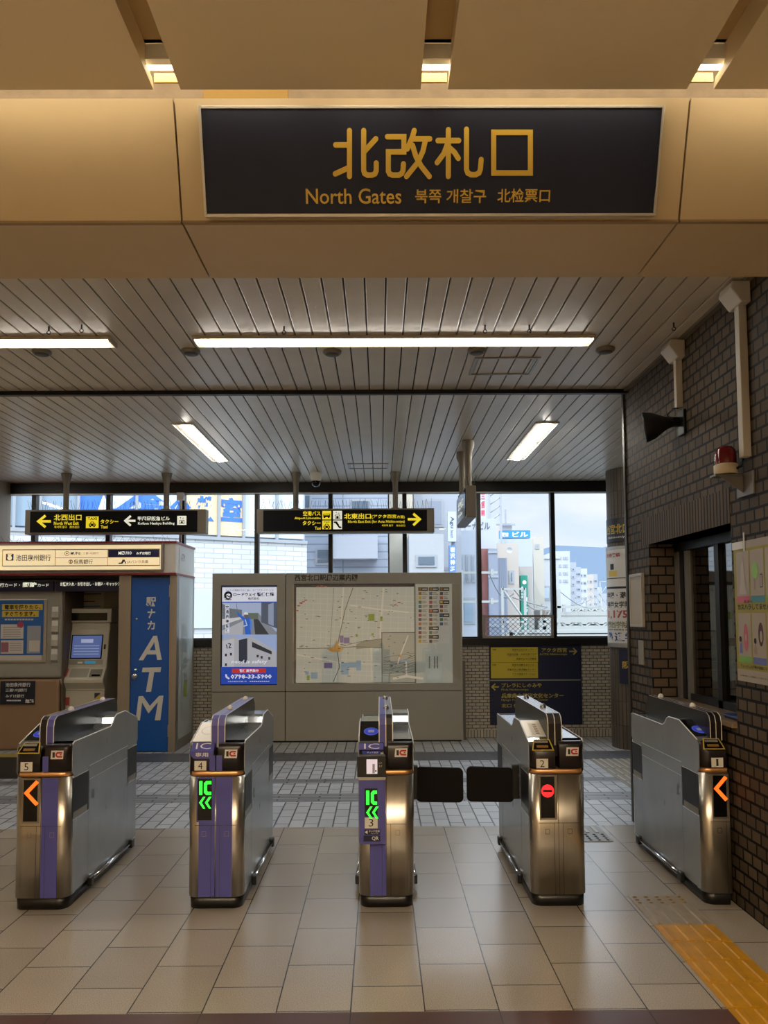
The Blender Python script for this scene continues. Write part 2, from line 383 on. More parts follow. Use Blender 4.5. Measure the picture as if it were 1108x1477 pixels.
# ------------------------------------------------------------------ header beam over the gates and the concourse ceiling
PB0, PT0 = (2.58, 2.98), (2.455, 3.345)
bm_ = MB()
xsplit = [-8, -2.43, -.688, 1.062, WX]
core = mat('beam_core', '#2a2117', .8)
bm_.prism([(2.60, 3.0), (3.0, 3.0), (3.0, 3.7), (2.66, 3.7), (2.66, 3.34), (2.50, 3.325)], 'x', -8, WX, core)
for a, b in zip(xsplit, xsplit[1:]):
    g = .0035
    bm_.prism([PB0, (3.02, 2.98), (3.02, 3.359), (2.99, 3.359), (2.99, 3.01), (2.605, 3.01), (2.49, 3.345), PT0], 'x', a+g, b-g, cream)
    bm_.box(a+g, b-g, 2.574, 2.59, 2.976, 2.984, mat('beam_edge', '#8d7650', .5))
bm_.box(-8, WX, 2.60, 2.655, 3.345, 3.75, plaster)
bm_.box(-.62, -.32, 2.592, 2.602, 3.33, 3.6, mat('cove_panel', '#d9b876', .5))
bm_.build('beam', kind='structure')

cc = MB(); GAPX = [.185+.865*k for k in range(-9, 3)]; GW = .088
edges = [-8]+[e for g in GAPX for e in (g-GW/2, g+GW/2)]+[WX]
edges = [e for e in edges if -8 <= e <= WX]
for a, b in zip(edges[0::2], edges[1::2]):
    if b-a < .03: continue
    cc.prism([(-7, 3.30), (2.35, 3.30), (2.35, 3.312), (2.335, 3.33), (-7, 3.33)], 'x', a, b, cream_dark)
    cc.box(a+.004, a+.012, -7, 2.28, 3.33, 3.40, cream_dark); cc.box(b-.012, b-.004, -7, 2.28, 3.33, 3.40, cream_dark)
cc.box(-8, WX, -7, 2.27, 3.395, 3.42, lidmat)
cc.box(-8, WX, -7.3, 2.66, 3.75, 3.8, plaster)
cc.box(-8, WX, 2.255, 2.27, 3.395, 3.75, plaster)
for g in GAPX: 
    if g < WX-.05: cc.box(g-GW/2+.003, g+GW/2-.003, 2.345, 2.352, 3.322, 3.352, mat('cove_bracket', '#c9a766', .35, .3))
cc.build('ceiling_concourse', kind='structure')
for i, (a, b) in enumerate(((-2.6, -1.42), (-1.4, -.22), (-.2, .98), (1.0, 1.94))):
    t = thing('cove_lamp', ['cove fluorescent tube above the ceiling panels at far left', 'lit cove tube showing in the panel gap left of the header sign',
               'lit cove tube showing in the panel gap above the header sign', 'lit cove tube showing in the panel gap at the top right'][i], 'lamp', (a, 2.32, 3.38), 'cove tubes above the ceiling panels')
    MB().box(a+.005, b-.005, 2.272, 2.298, 3.345, 3.394, whitepaint).build('housing', t)
    MB().box(a+.02, b-.02, 2.303, 2.337, 3.352, 3.378, lampcove).build('tube', t, .006)
# concourse fittings overhead, behind the camera
for i, (lx, ly) in enumerate(((-2.0, -.4), (-.4, -.4), (1.1, -.4), (-2.0, -2.2), (-.4, -2.2), (1.1, -2.2), (-2.0, -4.2), (-.4, -4.2), (1.1, -4.2))):
    if i == 0:
        l0 = thing('concourse_lamp', 'long warm ceiling lamp over the concourse behind the viewer', 'lamp', (lx, ly, 3.30), 'warm lamps over the concourse')
        hb = MB(); hb.box(lx-.6, lx+.6, ly-.09, ly+.09, 3.27, 3.299, whitepaint); hb.box(lx-.6, lx+.6, ly-.095, ly-.085, 3.246, 3.2699, whitepaint); hb.box(lx-.6, lx+.6, ly+.085, ly+.095, 3.246, 3.2699, whitepaint); hb.build('housing', l0)  # side lips added to keep direct lamp light off the header fascia
        MB().box(lx-.57, lx+.57, ly-.07, ly+.07, 3.262, 3.2695, lampwarm).build('diffuser', l0)
    else: copy_tree(l0, (lx, ly, 3.30))

# ------------------------------------------------------------------ window wall
WZ0, WZ1 = 1.29, 3.225
tw = MB()
tw.box(-8, 7, BY-.03, BY+.12, WZ1, CZ+.02, winframe); tw.box(-8, 7, BY-.045, BY+.12, 1.195, WZ0, winframe)
tw.box(-8, 7, BY-.06, BY-.03, WZ1-.02, WZ1-.008, alu)
tw.build('trim_4', kind='structure')
MX = [-6.5, -5.53, -4.56, -3.58, -2.60, -1.62, -.645, .335, 1.315, 2.297, 3.277, 4.26, 5.24, 6.2]
for i, (a, b) in enumerate(zip(MX, MX[1:])):
    w = MB(); w.box(a-.028, a+.028, BY-.02, BY+.08, WZ0, WZ1, winframe)
    w.box(a+.0281, b-.0281, BY, BY+.05, WZ0, WZ0+.02, winframe); w.box(a+.0281, b-.0281, BY, BY+.05, WZ1-.02, WZ1, winframe)
    wo_ = w.build('window_%d' % (i+1), kind='structure')
    MB().box(a+.028, b-.028, BY+.02, BY+.026, WZ0+.02, WZ1-.02, window_glass).build('pane', wo_)
pl = MB(); pl.box(-5.2, -4.87, 9.55, 9.95, 0, CZ, mat('pillar_beige', '#8f8371', .5, 0, .4, .05, 5)); pl.build('pillar', kind='structure')
pc = MB(); pc.box(-2.63, -2.60, BY-.06, BY-.03, 2.3, 3.2, whitepaint); pc.box(-2.66, -2.57, BY-.09, BY-.03, 3.12, 3.22, whitepaint)
one(pc, 'cable_duct', 'white cable duct and junction box on the window mullion behind the left hanging sign', 'cable duct', (-2.61, BY-.05, 2.3))
# ------------------------------------------------------------------ office window in the right wall
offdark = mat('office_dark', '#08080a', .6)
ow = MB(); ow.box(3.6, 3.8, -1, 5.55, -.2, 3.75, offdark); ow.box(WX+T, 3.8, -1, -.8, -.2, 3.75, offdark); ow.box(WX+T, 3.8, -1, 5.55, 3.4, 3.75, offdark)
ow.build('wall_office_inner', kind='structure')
wf = MB(); fx = WX+RD
aluf = mat('window_alu', '#8d8b86', .4, .6)
wf.box(fx-.02, fx+.03, OY1-.07, OY1-.002, OZ0, OZ1, aluf); wf.box(fx+.0, fx+.05, OY1-.20, OY1-.13, OZ0, OZ1, aluf)
wf.box(fx-.01, fx+.05, OY1-.13, OY1-.07, OZ0, OZ1, dark)
wf.box(fx-.02, fx+.05, OY0, OY1, OZ1-.06, OZ1, dark)
wf.box(fx-.01, fx+.05, 4.76, 4.82, OZ0, OZ1-.06, dark); wf.box(fx-.01, fx+.05, OY0, OY0+.06, OZ0, OZ1-.06, dark); wf.box(fx-.01, fx+.05, OY0, OY1-.2, OZ0, OZ0+.05, dark)
wfo = wf.build('window_20', kind='structure')
MB().box(fx+.015, fx+.02, OY0+.06, OY1-.2, OZ0+.05, OZ1-.06, glassmat('office_glass', .22, (.5, .5, .5))).build('pane', wfo)
# hung cloths / notice behind the office glass
one(MB().box(fx+.1, fx+.11, 4.86, 4.98, 1.12, 1.72, mat('cream_notice', '#8a7f5a', .6)), 'hanging_notice', 'yellowish notice hanging behind the ticket office glass', 'notice', (fx+.1, 4.9, 1.12))
one(MB().box(fx+.004, fx+.0145, 4.30, 4.36, 1.52, 1.80, mat('sticker_green', '#8e9a86', .6)), 'door_sticker', 'narrow pale sticker on the ticket office glass near the poster', 'sticker', (fx, 4.33, 1.52))
ct = MB(); ct.box(WX-.03, fx+.3, OY0+.001, OY1-.002, OZ0-.029, OZ0+.002, mat('counter_stone', '#75624a', .3, 0, .5, .1, 40))
one(ct, 'office_counter', 'brown stone counter shelf of the ticket office window beside gate 1', 'counter', (WX, 4.8, OZ0-.03), bevel=.004)
ty = MB(); traym = mat('blue_tray', '#31406f', .4)
ty.loft([(OZ0+.003, WX+.03, WX+.17, 4.18, 4.40, (.02,)*4), (OZ0+.02, WX+.015, WX+.185, 4.165, 4.415, (.03,)*4), (OZ0+.022, WX+.02, WX+.18, 4.17, 4.41, (.03,)*4), (OZ0+.008, WX+.035, WX+.165, 4.185, 4.395, (.02,)*4)], traym)
one(ty, 'coin_tray', 'blue plastic coin tray on the ticket office counter', 'tray', (WX+.1, 4.29, OZ0+.003))

# plates, conduit, speaker and beacon on the brown wall
S = Sheet((WX, 0, 0), (0, -1, 0), (0, 0, 1))     # faces -x; a = -y
def wplate(py0, py1, z0, z1, th, m, name, label, cat, rim=None):
    t = thing(name, label, cat, (WX, (py0+py1)/2, z0))
    MB().box(WX-th, WX-.0005, py0, py1, z0, z1, m).build('plate', t, .003)
    if rim:
        r = MB()
        for a, b, c, d in ((py0, py1, z0, z0+.02), (py0, py1, z1-.02, z1), (py0, py0+.012, z0+.02, z1-.02), (py1-.012, py1, z0+.02, z1-.02)): r.box(WX-th-.006, WX-th-.0002, a, b, c, d, rim)
        r.build('rim', t, .002)
    return t
wplate(5.56, 5.83, 1.50, 1.90, .02, mat('blank_plate', '#a29a8c', .5), 'blank_sign_plate', 'blank white framed plate on the brown tiled wall beside the office window', 'sign', mat('plate_rim', '#b3aca0', .4, .4))
wplate(5.60, 5.70, 1.22, 1.40, .012, mat('switch_plate', '#8b857a', .4, .4), 'switch_plate', 'small grey metal plate on the brown wall below the blank plate', 'plate')
def duct(y, ztop, zbot, name, label, wbox, wch):
    t = thing(name, label, 'cable duct', (WX, y, zbot)); g = whitepaint if name else None
    p = MB(); x0 = WX-.105
    p.prism([(WX-.001, ztop), (x0+.01, ztop), (x0, ztop-.04), (WX-.05, ztop-.115), (WX-.001, ztop-.115)], 'y', y-wbox/2, y+wbox/2, mat('duct_white', '#b9b3a8', .5)); p.build('junction_box', t, .006)
    MB().box(WX-.045, WX-.001, y-wch/2, y+wch/2, zbot, ztop-.114, mat('duct_white', '#b9b3a8', .5)).build('channel', t, .004)
    return t
duct(3.93, CZ-.015, 2.42, 'cable_duct', 'near white cable duct running down the brown wall to the red beacon', .15, .05)
duct(4.78, CZ-.015, 2.92, 'cable_duct', 'far thin white cable duct running down the brown wall to the loudspeaker', .15, .035)
t = thing('loudspeaker', 'black horn loudspeaker on a wall bracket high on the brown wall', 'speaker', (WX, 4.78, 2.78))
hb = MB(); q = Vector((-.8, .3, -.12)).normalized(); o0 = Vector((WX-.08, 4.79, 2.83))
hb.lathe([(.001, -.02), (.03, -.02), (.045, .03), (.085, .10), (.098, .15), (.1, .16), (.09, .16), (.05, .1), (.001, .06)], o0, mat('speaker_black', '#09090a', .45), 24, q); hb.build('horn', t)
MB().box(WX-.09, WX-.02, 4.77, 4.81, 2.80, 2.86, black).box(WX-.02, WX-.0005, 4.72, 4.82, 2.74, 2.90, black).build('bracket', t, .004)
MB().tube([(WX-.02, 4.78, 2.918), (WX-.06, 4.79, 2.92), (WX-.09, 4.80, 2.88), (WX-.08, 4.80, 2.86)], .005, black).build('cable', t)
t = thing('warning_beacon', 'red rotating warning beacon on a steel wall bracket', 'beacon', (WX-.16, 4.02, 2.36))
MB().lathe([(.058, 0), (.062, .01), (.062, .05), (.056, .055), (.001, .055)], (WX-.085, 4.02, 2.345), mat('beacon_base', '#b9a88c', .5)).build('base', t)
redm = mat('beacon_red', '#5c070a', .12, 0, .6); MB().lathe([(.056, .056), (.055, .10), (.050, .13), (.034, .150), (.001, .157)], (WX-.085, 4.02, 2.345), redm).build('dome', t)
br = MB(); bmt = mat('bracket_steel', '#77736c', .45, .7); br.box(WX-.16, WX-.005, 3.985, 4.055, 2.33, 2.343, bmt); br.box(WX-.012, WX-.0005, 3.88, 4.06, 2.22, 2.343, bmt)
br.prism([(WX-.012, 2.33), (WX-.14, 2.33), (WX-.012, 2.24)], 'y', 3.985, 3.991, bmt); br.build('bracket', t, .002)
MB().tube([(WX-.02, 3.96, 2.415), (WX-.03, 3.95, 2.38), (WX-.07, 3.99, 2.36)], .007, black).build('cable', t)

# poster on the right wall
post = thing('wall_poster', 'yellow-green poster with four cartoon panels on the brown wall at right', 'poster', (WX, 3.7, 1.24))
PX = WX-.004; S2 = Sheet((PX, 0, 0), (0, -1, 0), (0, 0, 1))
yg = mat('poster_yellow', '#8a8230', .5); pinkm = mat('poster_pink', '#b0566c', .5); tealm = mat('poster_teal', '#3f7a88', .5); grnm = mat('poster_green', '#6d9a4a', .5)
blum = mat('poster_blue', '#5a639a', .5); palem = mat('poster_pale', '#968c80', .5); inkm = mat('ink', '#1c1a18', .5)
a0, a1 = -4.14, -3.42
pb = MB(); pb.box(PX, WX-.0005, -a1, -a0, 1.235, 1.985, palem); pb.build('sheet', post)
g = MB(); g.rect(S2, a0+.003, 1.30, a1, 1.945, .0008, yg)
for c in range(2):
    aL = a0+.03+c*.155*1.0
    for r, (b0, b1, bar) in enumerate(((1.655, 1.93, (pinkm, tealm)), (1.335, 1.60, (grnm, blum)))):
        g.rect(S2, aL, b0, aL+.14, b1, .0016, palem); g.rect(S2, aL, b0, aL+.14, b0+.035, .0022, bar[c])
for c in range(2, 4):
    aL = a0+.03+c*.155
    for r, (b0, b1, bar) in enumerate(((1.655, 1.93, (grnm, pinkm)), (1.335, 1.60, (tealm, grnm)))):
        g.rect(S2, aL, b0, aL+.14, b1, .0016, palem); g.rect(S2, aL, b0, aL+.14, b0+.035, .0022, bar[c-2])
g.disc(S2, a0+.235, 1.82, .033, .003, mat('poster_leaf', '#7fae5a', .5), 16, .045)
g.rect(S2, a0+.222, 1.72, a0+.236, 1.78, .003, mat('poster_skin', '#8d7b72', .5)); g.rect(S2, a0+.285, 1.73, a0+.31, 1.80, .003, inkm); g.rect(S2, a0+.289, 1.735, a0+.306, 1.795, .0036, palem)
g.poly(S2, [(a0+.06, 1.70), (a0+.14, 1.70), (a0+.125, 1.76), (a0+.11, 1.88), (a0+.085, 1.86), (a0+.075, 1.77)], .003, mat('poster_grey', '#a49a98', .5))
g.disc(S2, a0+.115, 1.47, .024, .003, pinkm, 16, .075); g.disc(S2, a0+.115, 1.47, .010, .0036, palem, 14, .02)
g.disc(S2, a0+.055, 1.46, .014, .003, inkm, 14, .016); g.poly(S2, [(a0+.04, 1.385), (a0+.075, 1.385), (a0+.066, 1.44), (a0+.048, 1.44)], .003, blum)
g.disc(S2, a0+.275, 1.49, .026, .003, mat('poster_hair', '#4a2c36', .5), 16, .062); g.disc(S2, a0+.278, 1.48, .014, .0036, palem, 14, .03)
g.disc(S2, a0+.215, 1.455, .013, .003, inkm, 14, .016); g.poly(S2, [(a0+.2, 1.385), (a0+.235, 1.385), (a0+.226, 1.435), (a0+.206, 1.435)], .003, mat('poster_skin', '#8d7b72', .5))
g.build('picture', post)
l = MB(); l.txt(S2, 'カスハラしてませんか?', a0+.035, 1.617, a0+.43, 1.648, .003, inkm, .02); l.txt(S2, '駅係員への', a0+.11, 1.636+.016, a0+.2, 1.654+.014, .0036, inkm, .01)
l.txt(S2, 'ちょっとした行動が迷惑になることがあります', a0+.05, 1.31, a0+.5, 1.327, .003, inkm, .015)
l.txt(S2, 'お客様のご理解とご協力をお願いいたします', a0+.04, 1.262, a0+.5, 1.27, .001, inkm); l.build('lettering', post)
tp = MB(); tm = mat('tape', '#c9c4b6', .2); tp.rect(S2, a0-.005, 1.945, a0+.12, 1.985, .005, tm); tp.rect(S2, a0+.125, 1.93, a0+.14, 2.03, .005, tm); tp.build('tape', post)

# ------------------------------------------------------------------ tiled column with its signs
CXc, CYc, CR = 3.14, 9.22, .33
def column_tiles():
    m = bpy.data.materials.new('column_tile'); m.use_nodes = True; return m
cm = brickmat('column_tile', '#5d5143', '#4d4337', '#1d1814', 1/40*1.0, .28, .0022, 'xz')
# angle around the column drives the tile joints
t_ = cm.node_tree
for n in list(t_.nodes):
    if n.type == 'COMBXYZ': cbn = n
    if n.type == 'SEPXYZ': spn = n
at2 = t_.nodes.new('ShaderNodeMath'); at2.operation = 'ARCTAN2'; mul = t_.nodes.new('ShaderNodeMath'); mul.operation = 'MULTIPLY'; mul.inputs[1].default_value = 1/(2*math.pi)
t_.links.new(spn.outputs['Y'], at2.inputs[0]); t_.links.new(spn.outputs['X'], at2.inputs[1]); t_.links.new(at2.outputs[0], mul.inputs[0])
for lk in list(t_.links):
    if lk.to_node == cbn and lk.to_socket == cbn.inputs[0]: t_.links.remove(lk)
t_.links.new(mul.outputs[0], cbn.inputs[0])
for n in t_.nodes:
    if n.type == 'TEX_BRICK': n.offset = 0
c = MB(); c.lathe([(CR, 0), (CR, CZ)], (0, 0, 0), cm, 64)
co = c.build('column', kind='structure'); co.location = (CXc, CYc, 0)
def wrap(a0, a1, z0, z1, r, m, mb, n=14):
    vs = []; 
    for k in range(n+1):
        a = math.radians(a0+(a1-a0)*k/n)
        for rr in (r, r+.012):
            for z in (z0, z1): vs.append((CXc+rr*math.cos(a), CYc+rr*math.sin(a), z))
    fs = []
    for k in range(n):
        b = k*4; d = b+4; fs += [(b+2, b+3, d+3, d+2), (b, d, d+1, b+1), (b+1, d+1, d+3, b+3), (b, b+2, d+2, d)]
    fs += [(0, 1, 3, 2), (n*4, n*4+2, n*4+3, n*4+1)]
    mb.add(vs, fs, m)
def wraptxt(mb, body, a0, a1, z0, z1, r, m, wt=.01):
    vs, fs, _ = glyph(body, wt, 1)
    mb.add([(CXc+r*math.cos(math.radians(a0+(a1-a0)*v[0])), CYc+r*math.sin(math.radians(a0+(a1-a0)*v[0])), z0+(z1-z0)*v[1]) for v in vs], fs, m)
navy = mat('navy_sign', '#0c1430', .4); gold = mat('sign_gold', '#b89b3a', .5); white_ink = mat('white_ink', '#d8d6d0', .5)
t = thing('column_sign', 'dark wraparound station sign on the tiled column above the advert', 'sign', (CXc, CYc, 2.45))
b = MB(); wrap(175, 250, 2.46, 2.75, CR+.001, mat('sign_black', '#17171a', .4), b); b.build('panel', t)
b = MB(); wraptxt(b, '西宮北口', 180, 240, 2.56, 2.68, CR+.0145, gold, .02); wraptxt(b, 'Nishinomiya', 186, 236, 2.50, 2.535, CR+.0145, white_ink); b.build('lettering', t)
t = thing('column_advert', 'curved white school advert panel on the tiled column', 'poster', (CXc, CYc, 1.2))
b = MB(); wrap(172, 256, 1.20, 2.41, CR+.012, mat('advert_frame', '#a5a4a0', .35, .7), b); b.build('frame', t)
b = MB(); wrap(174, 254, 1.25, 2.37, CR+.014, mat('advert_white', '#cfcac2', .4), b); b.build('panel', t)
b = MB(); rr = CR+.0275; redi = mat('ink_red', '#a3423c', .5); blui = mat('ink_blue', '#2a4f92', .5); yeli = mat('ink_yellow', '#d0b24a', .5)
wraptxt(b, '合格実績', 182, 222, 2.28, 2.33, rr, redi, .02); wraptxt(b, '甲陽・灘', 182, 232, 1.78, 1.86, rr, inkm, .02); wraptxt(b, '神戸女学院', 182, 240, 1.67, 1.75, rr, inkm, .02)
wraptxt(b, '1,175', 184, 236, 1.53, 1.64, rr, redi, .03); wraptxt(b, '関西学院', 182, 236, 1.43, 1.51, rr, mat('ink_olive', '#6d6a36', .5), .02); wraptxt(b, '進学', 204, 250, 1.27, 1.38, rr, blui, .03)
wraptxt(b, '塾', 184, 199, 1.27, 1.38, rr, blui, .05); wraptxt(b, '駅前校 夏期講習 受付中', 182, 246, 1.40, 1.42, rr, inkm)
b.build('lettering', t)
b = MB(); wrap(190, 214, 2.05, 2.12, CR+.0155, yeli, b, 6); wrap(180, 240, 1.90, 1.925, CR+.0155, inkm, b, 8); wrap(196, 206, 2.13, 2.2, CR+.0155, inkm, b, 6); wrap(180, 240, 2.02, 2.03, CR+.0155, inkm, b, 6); b.build('picture', t)
t = thing('column_notice', 'small navy notice low on the tiled column', 'sign', (CXc, CYc, .76))
b = MB(); wrap(212, 262, .77, 1.18, CR+.001, navy, b); b.build('panel', t)
b = MB(); wraptxt(b, '阪急', 220, 250, .95, 1.04, CR+.0145, gold, .02); b.build('lettering', t)

# ------------------------------------------------------------------ tactile paving
yel = mat('tactile_yellow', '#b07e14', .35, 0, .5, .12, 12); wornm = mat('tactile_worn', '#8a7c66', .35, 0, .5, .12, 20); stud = mat('tactile_stud', '#7a5f35', .4)
tp = thing('tactile_strip', 'yellow tactile guide strip with a studded end block in front of gate 1', 'tactile paving', (1.55, 4.39, 0))
MB().box(1.40, 1.71, 4.25, 4.385, .0005, .004, wornm).build('end_block', tp)
d = MB()
for i in range(5):
    for j in range(3): d.lathe([(.012, .004), (.009, .008), (.001, .009)], (1.43+i*.062, 4.275+j*.042, 0), stud, 8)
d.build('studs', tp)
ys = [4.25, 3.978, 3.774, 3.576, 3.362, 3.151, 2.94, 2.72, 2.5]
for i, (ya, yb) in enumerate(zip(ys, ys[1:])):
    mm = wornm if i == 0 else yel
    MB().box(1.40, 1.71, yb+.002, ya-.002, .0005, .004, mm).build('slab', tp)
    d = MB()
    for k in range(4): 
        x = 1.44+k*.077; d.prism([(x-.017, .004), (x-.011, .009), (x+.011, .009), (x+.017, .004)], 'y', yb+.012, ya-.012, mm)
    d.build('bars', tp)
tp = thing('tactile_block', 'dark studded tactile block on the floor behind gate 2', 'tactile paving', (1.5, 5.5, 0))
MB().box(1.335, 1.635, 5.41, 5.80, .0005, .004, mat('tactile_grey', '#6e6a64', .4)).build('slab', tp)
d = MB()
for i in range(5):
    for j in range(4): d.lathe([(.012, .004), (.009, .008), (.001, .009)], (1.365+i*.06, 5.44+j*.045, 0), mat('stud_dark', '#37332e', .5), 8)
for k in range(4): d.box(1.36+k*.07, 1.385+k*.07, 5.62, 5.78, .004, .008, mat('bar_pale', '#9c988f', .4))
d.build('studs', tp)
tp = thing('tactile_field', 'worn ribbed tactile area on the floor between gate 1 and the tiled column', 'tactile paving', (2.6, 7.6, 0))
MB().box(2.30, 3.4, 6.7, 8.42, .0005, .003, mat('tactile_beige', '#7d776c', .45, 0, .5, .1, 8)).build('slab', tp)
d = MB()
for k in range(14): 
    for y in (6.72, 7.02, 7.32, 7.62, 7.92, 8.17): d.box(2.33+k*.077, 2.356+k*.077, y, y+.26, .003, .008, mat('bar_worn', '#a09a8d', .4))
d.build('bars', tp)
# ------------------------------------------------------------------ ticket gates
GY0, GL, HW = 4.24, 1.20, .1525
led_g = mat('led_green', '#20e020', .5, emit=1.6, ecol='#2cf03a'); led_o = mat('led_orange', '#ff6a20', .5, emit=1.5, ecol='#ff5a18'); led_r = mat('led_red', '#ff2a2a', .5, emit=1.5, ecol='#ff1f26')
screenblk = mat('display_black', '#070707', .15); bezel = mat('display_bezel', '#9b9384', .35, .8)
plate_white = mat('number_plate', '#d6d2c8', .45); acrylic = mat('acrylic_top', '#a4a9ae', .13, .75, .6); whitetop = mat('reader_white', '#d5d0c4', .3)
seam = mat('seam_dark', '#16130f', .6); seamlite = mat('seam_light', '#e9eaeb', .25, .3); yellowrim = mat('slot_rim', '#b39a3a', .4); slotm = mat('slot_amber', '#7d5a1c', .4)  # seam_light: bright reflections of the chrome seams and edges painted as near-white
ovalblue = mat('reader_blue', '#2b3a9a', .3, emit=.35, ecol='#2838c0'); paperm = mat('paper_sign', '#c9c1b0', .5)
PR = [(.012, .85), (.045, .887), (.30, .963), (.46, .960), (.495, .948), (.53, .915), (.57, .897), (1.14, .897), (1.19, .885)]   # reader half: t, z
def gate(cx, num, label, stripes='', led='arrow', reader='black', slot=True, pod=False, half=False, flaps=(), caps='white', plateword=False):
    root = thing('ticket_gate', label, 'ticket gate', (cx, GY0, 0), 'row of automatic ticket gates')
    Lx, Rx = cx-HW, (cx+HW if not half else cx+.0); full = not half
    y = lambda t: GY0+t
    # kick plinth
    b = MB(); b.loft([(0, Lx+.008, Rx-.008, y(.01), y(GL-.01), (.055, .055 if full else .005, .055 if full else .005, .055)), (.064, Lx+.006, Rx-.006, y(.008), y(GL-.008), (.055, .055 if full else .005, .055 if full else .005, .055))], black); b.build('plinth', root)
    # rounded stainless ends
    for nm, ya, yb, rr in (('front_cover', y(0), y(.10), (.055, .055 if full else .006, .001, .001)), ('rear_cover', y(GL-.10), y(GL), (.001, .001, .055 if full else .006, .055))):
        b = MB(); b.loft([(.064, Lx, Rx, ya, yb, rr), (.714, Lx, Rx, ya, yb, rr)], steel); fc = b.build(nm, root)
        if nm == 'front_cover': front = fc
    b = MB(); q = .006
    b.loft([(.716, Lx+q, Rx-q, y(q), y(GL-q), (.05, .05 if full else .005, .05 if full else .005, .05)), (.743, Lx+q, Rx-q, y(q), y(GL-q), (.05, .05 if full else .005, .05 if full else .005, .05))], copper); b.build('copper_band', root)
    SF = facing(y(0))
    # seams on the front
    b = MB()
    b.rect(SF, Lx+.04, .449, Rx-.04 if full else Rx-.005, .4515, .0008, seam)
    if full: b.rect(SF, cx-.001, .064, cx+.001, .45, .0008, seam); b.rect(SF, cx-.0015, .4515, cx+.0015, .714, .0008, seam)
    for sx in ((-1, 1) if full else (-1,)):
        b.rect(SF, cx+sx*.024-.001, .064, cx+sx*.024+.001, .449, .0008, seam)
        kx = cx+sx*.062
        for r in ((kx-.012, .39, kx-.010, .418), (kx+.010, .39, kx+.012, .418), (kx-.012, .416, kx+.012, .418), (kx-.012, .39, kx+.012, .392)): b.rect(SF, *r, .0014, seam if not stripes else bezel)
    b.build('seams', front)
    # purple film stripes
    if stripes:
        b = MB()
        if 'R' in stripes: b.rect(SF, cx+.003, .066, cx+.092, .712, .0005, purple)
        if 'L' in stripes: b.rect(SF, cx-.092, .066, cx-.003, .712, .0005, purple)
        b.build('stripe', front)
    # status display
    dx0, dx1, dz0, dz1 = cx-.097, cx-.012, .478, .703
    if half: dx0, dx1 = cx-.093, cx-.012
    if pod: dx0, dx1, dz0, dz1 = cx-.118, cx-.028, .60, .70
    if not pod:
        b = MB(); b.box(dx0-.007, dx1+.006, y(-.003), y(.001), dz0-.01, dz1+.006, bezel if 'L' not in stripes else purple); fr = b.build('display_bezel', root, .001)
        SD = facing(y(-.0035))
        b = MB(); b.rect(SD, dx0, dz0, dx1-.008, dz1, .0002, screenblk); b.build('screen', fr)
    else:
        # QR reader pod fixed to the front
        px0, px1 = cx-.152, cx-.003; yp = y(-.05)
        b = MB(); b.box(px0, px1, yp, y(.004), .356, .83, mat('pod_steel', '#a59c8c', .35, .8)); pd = b.build('scanner_pod', root, .004)
        SD = facing(yp)
        b = MB(); b.rect(SD, px0+.004, .359, px1-.002, .70, .0008, purple); b.build('film', pd)
        b = MB(); b.box(px0-.006, px1+.002, yp-.014, yp-.0005, .718, .832, black); sc_ = b.build('scanner_housing', pd, .003)
        S3 = facing(yp-.0145)
        b = MB(); b.rect(S3, cx-.107, .737, cx-.048, .815, .0006, mat('scan_window', '#c9c2cc', .2, emit=.5, ecol='#d8cfe0')); b.rect(S3, cx-.075, .74, cx-.062, .79, .001, mat('scan_shade', '#a49cab', .3)); b.rect(S3, cx-.06, .748, cx-.053, .757, .0012, black); b.build('scan_window', sc_)
        b = MB(); b.txt(S3, 'ここへ', cx-.04, .79, cx-.022, .80, .0006, white_ink); b.txt(S3, 'タッチ', cx-.04, .772, cx-.022, .784, .0006, white_ink); b.build('lettering', sc_)
        b = MB(); b.box(px0+.0, px1-.0, yp-.006, yp-.0005, .703, .716, alu); b.build('ledge', pd)
        b = MB(); b.rect(SD, cx-.118, .505, cx-.048, .656, .0016, screenblk); b.build('screen', pd)
        b = MB(); b.rect(SD, cx-.118, .442, cx-.048, .5, .0016, plate_white); b.txt(SD, num, cx-.096, .452, cx-.071, .492, .0022, inkm, 0, 2); b.build('number_plate', pd)
        b = MB(); b.rect(SD, cx-.12, .408, cx-.034, .436, .0012, navy); b.txt(SD, 'タッチ決済', cx-.097, .421, cx-.037, .433, .0018, white_ink, .02); b.txt(SD, 'Tap to ride', cx-.085, .411, cx-.045, .417, .0018, white_ink)
        b.poly(SD, [(cx-.118, .422), (cx-.103, .412), (cx-.103, .432)], .0018, white_ink); b.rect(SD, cx-.125, .372, cx-.034, .404, .0012, navy)
        b.txt(SD, 'QR', cx-.08, .376, cx-.042, .399, .0018, white_ink, .02); b.build('lettering', pd)
        dz0, dz1 = .505, .656; dx0, dx1 = cx-.118, cx-.04
    # lit symbol
    b = MB(); w = dx1-.008-dx0; lf = .0012 if not pod else .0022
    mxx = (dx0+dx1-.008)/2
    if led == 'arrow':
        zc = .632; b.stroke(SD, [(dx1-.009, zc+.063), (dx0+.016, zc), (dx1-.009, zc-.063)], .02, lf, led_o, False)
        b.poly(SD, [(dx0+.006, zc), (dx0+.024, zc+.0135), (dx0+.024, zc-.0135)], lf+.0002, led_o)
    elif led == 'stop':
        zc = .625; b.disc(SD, mxx, zc, .035, lf, led_r, 28); b.rect(SD, mxx-.026, zc-.006, mxx+.026, zc+.006, lf+.0006, screenblk)
    else:
        zt = dz1-.012; k = .012
        b.rect(SD, dx0+.008, zt-.075, dx0+.008+.017, zt, lf, led_g)
        x0, x1 = dx0+.034, dx1-.011
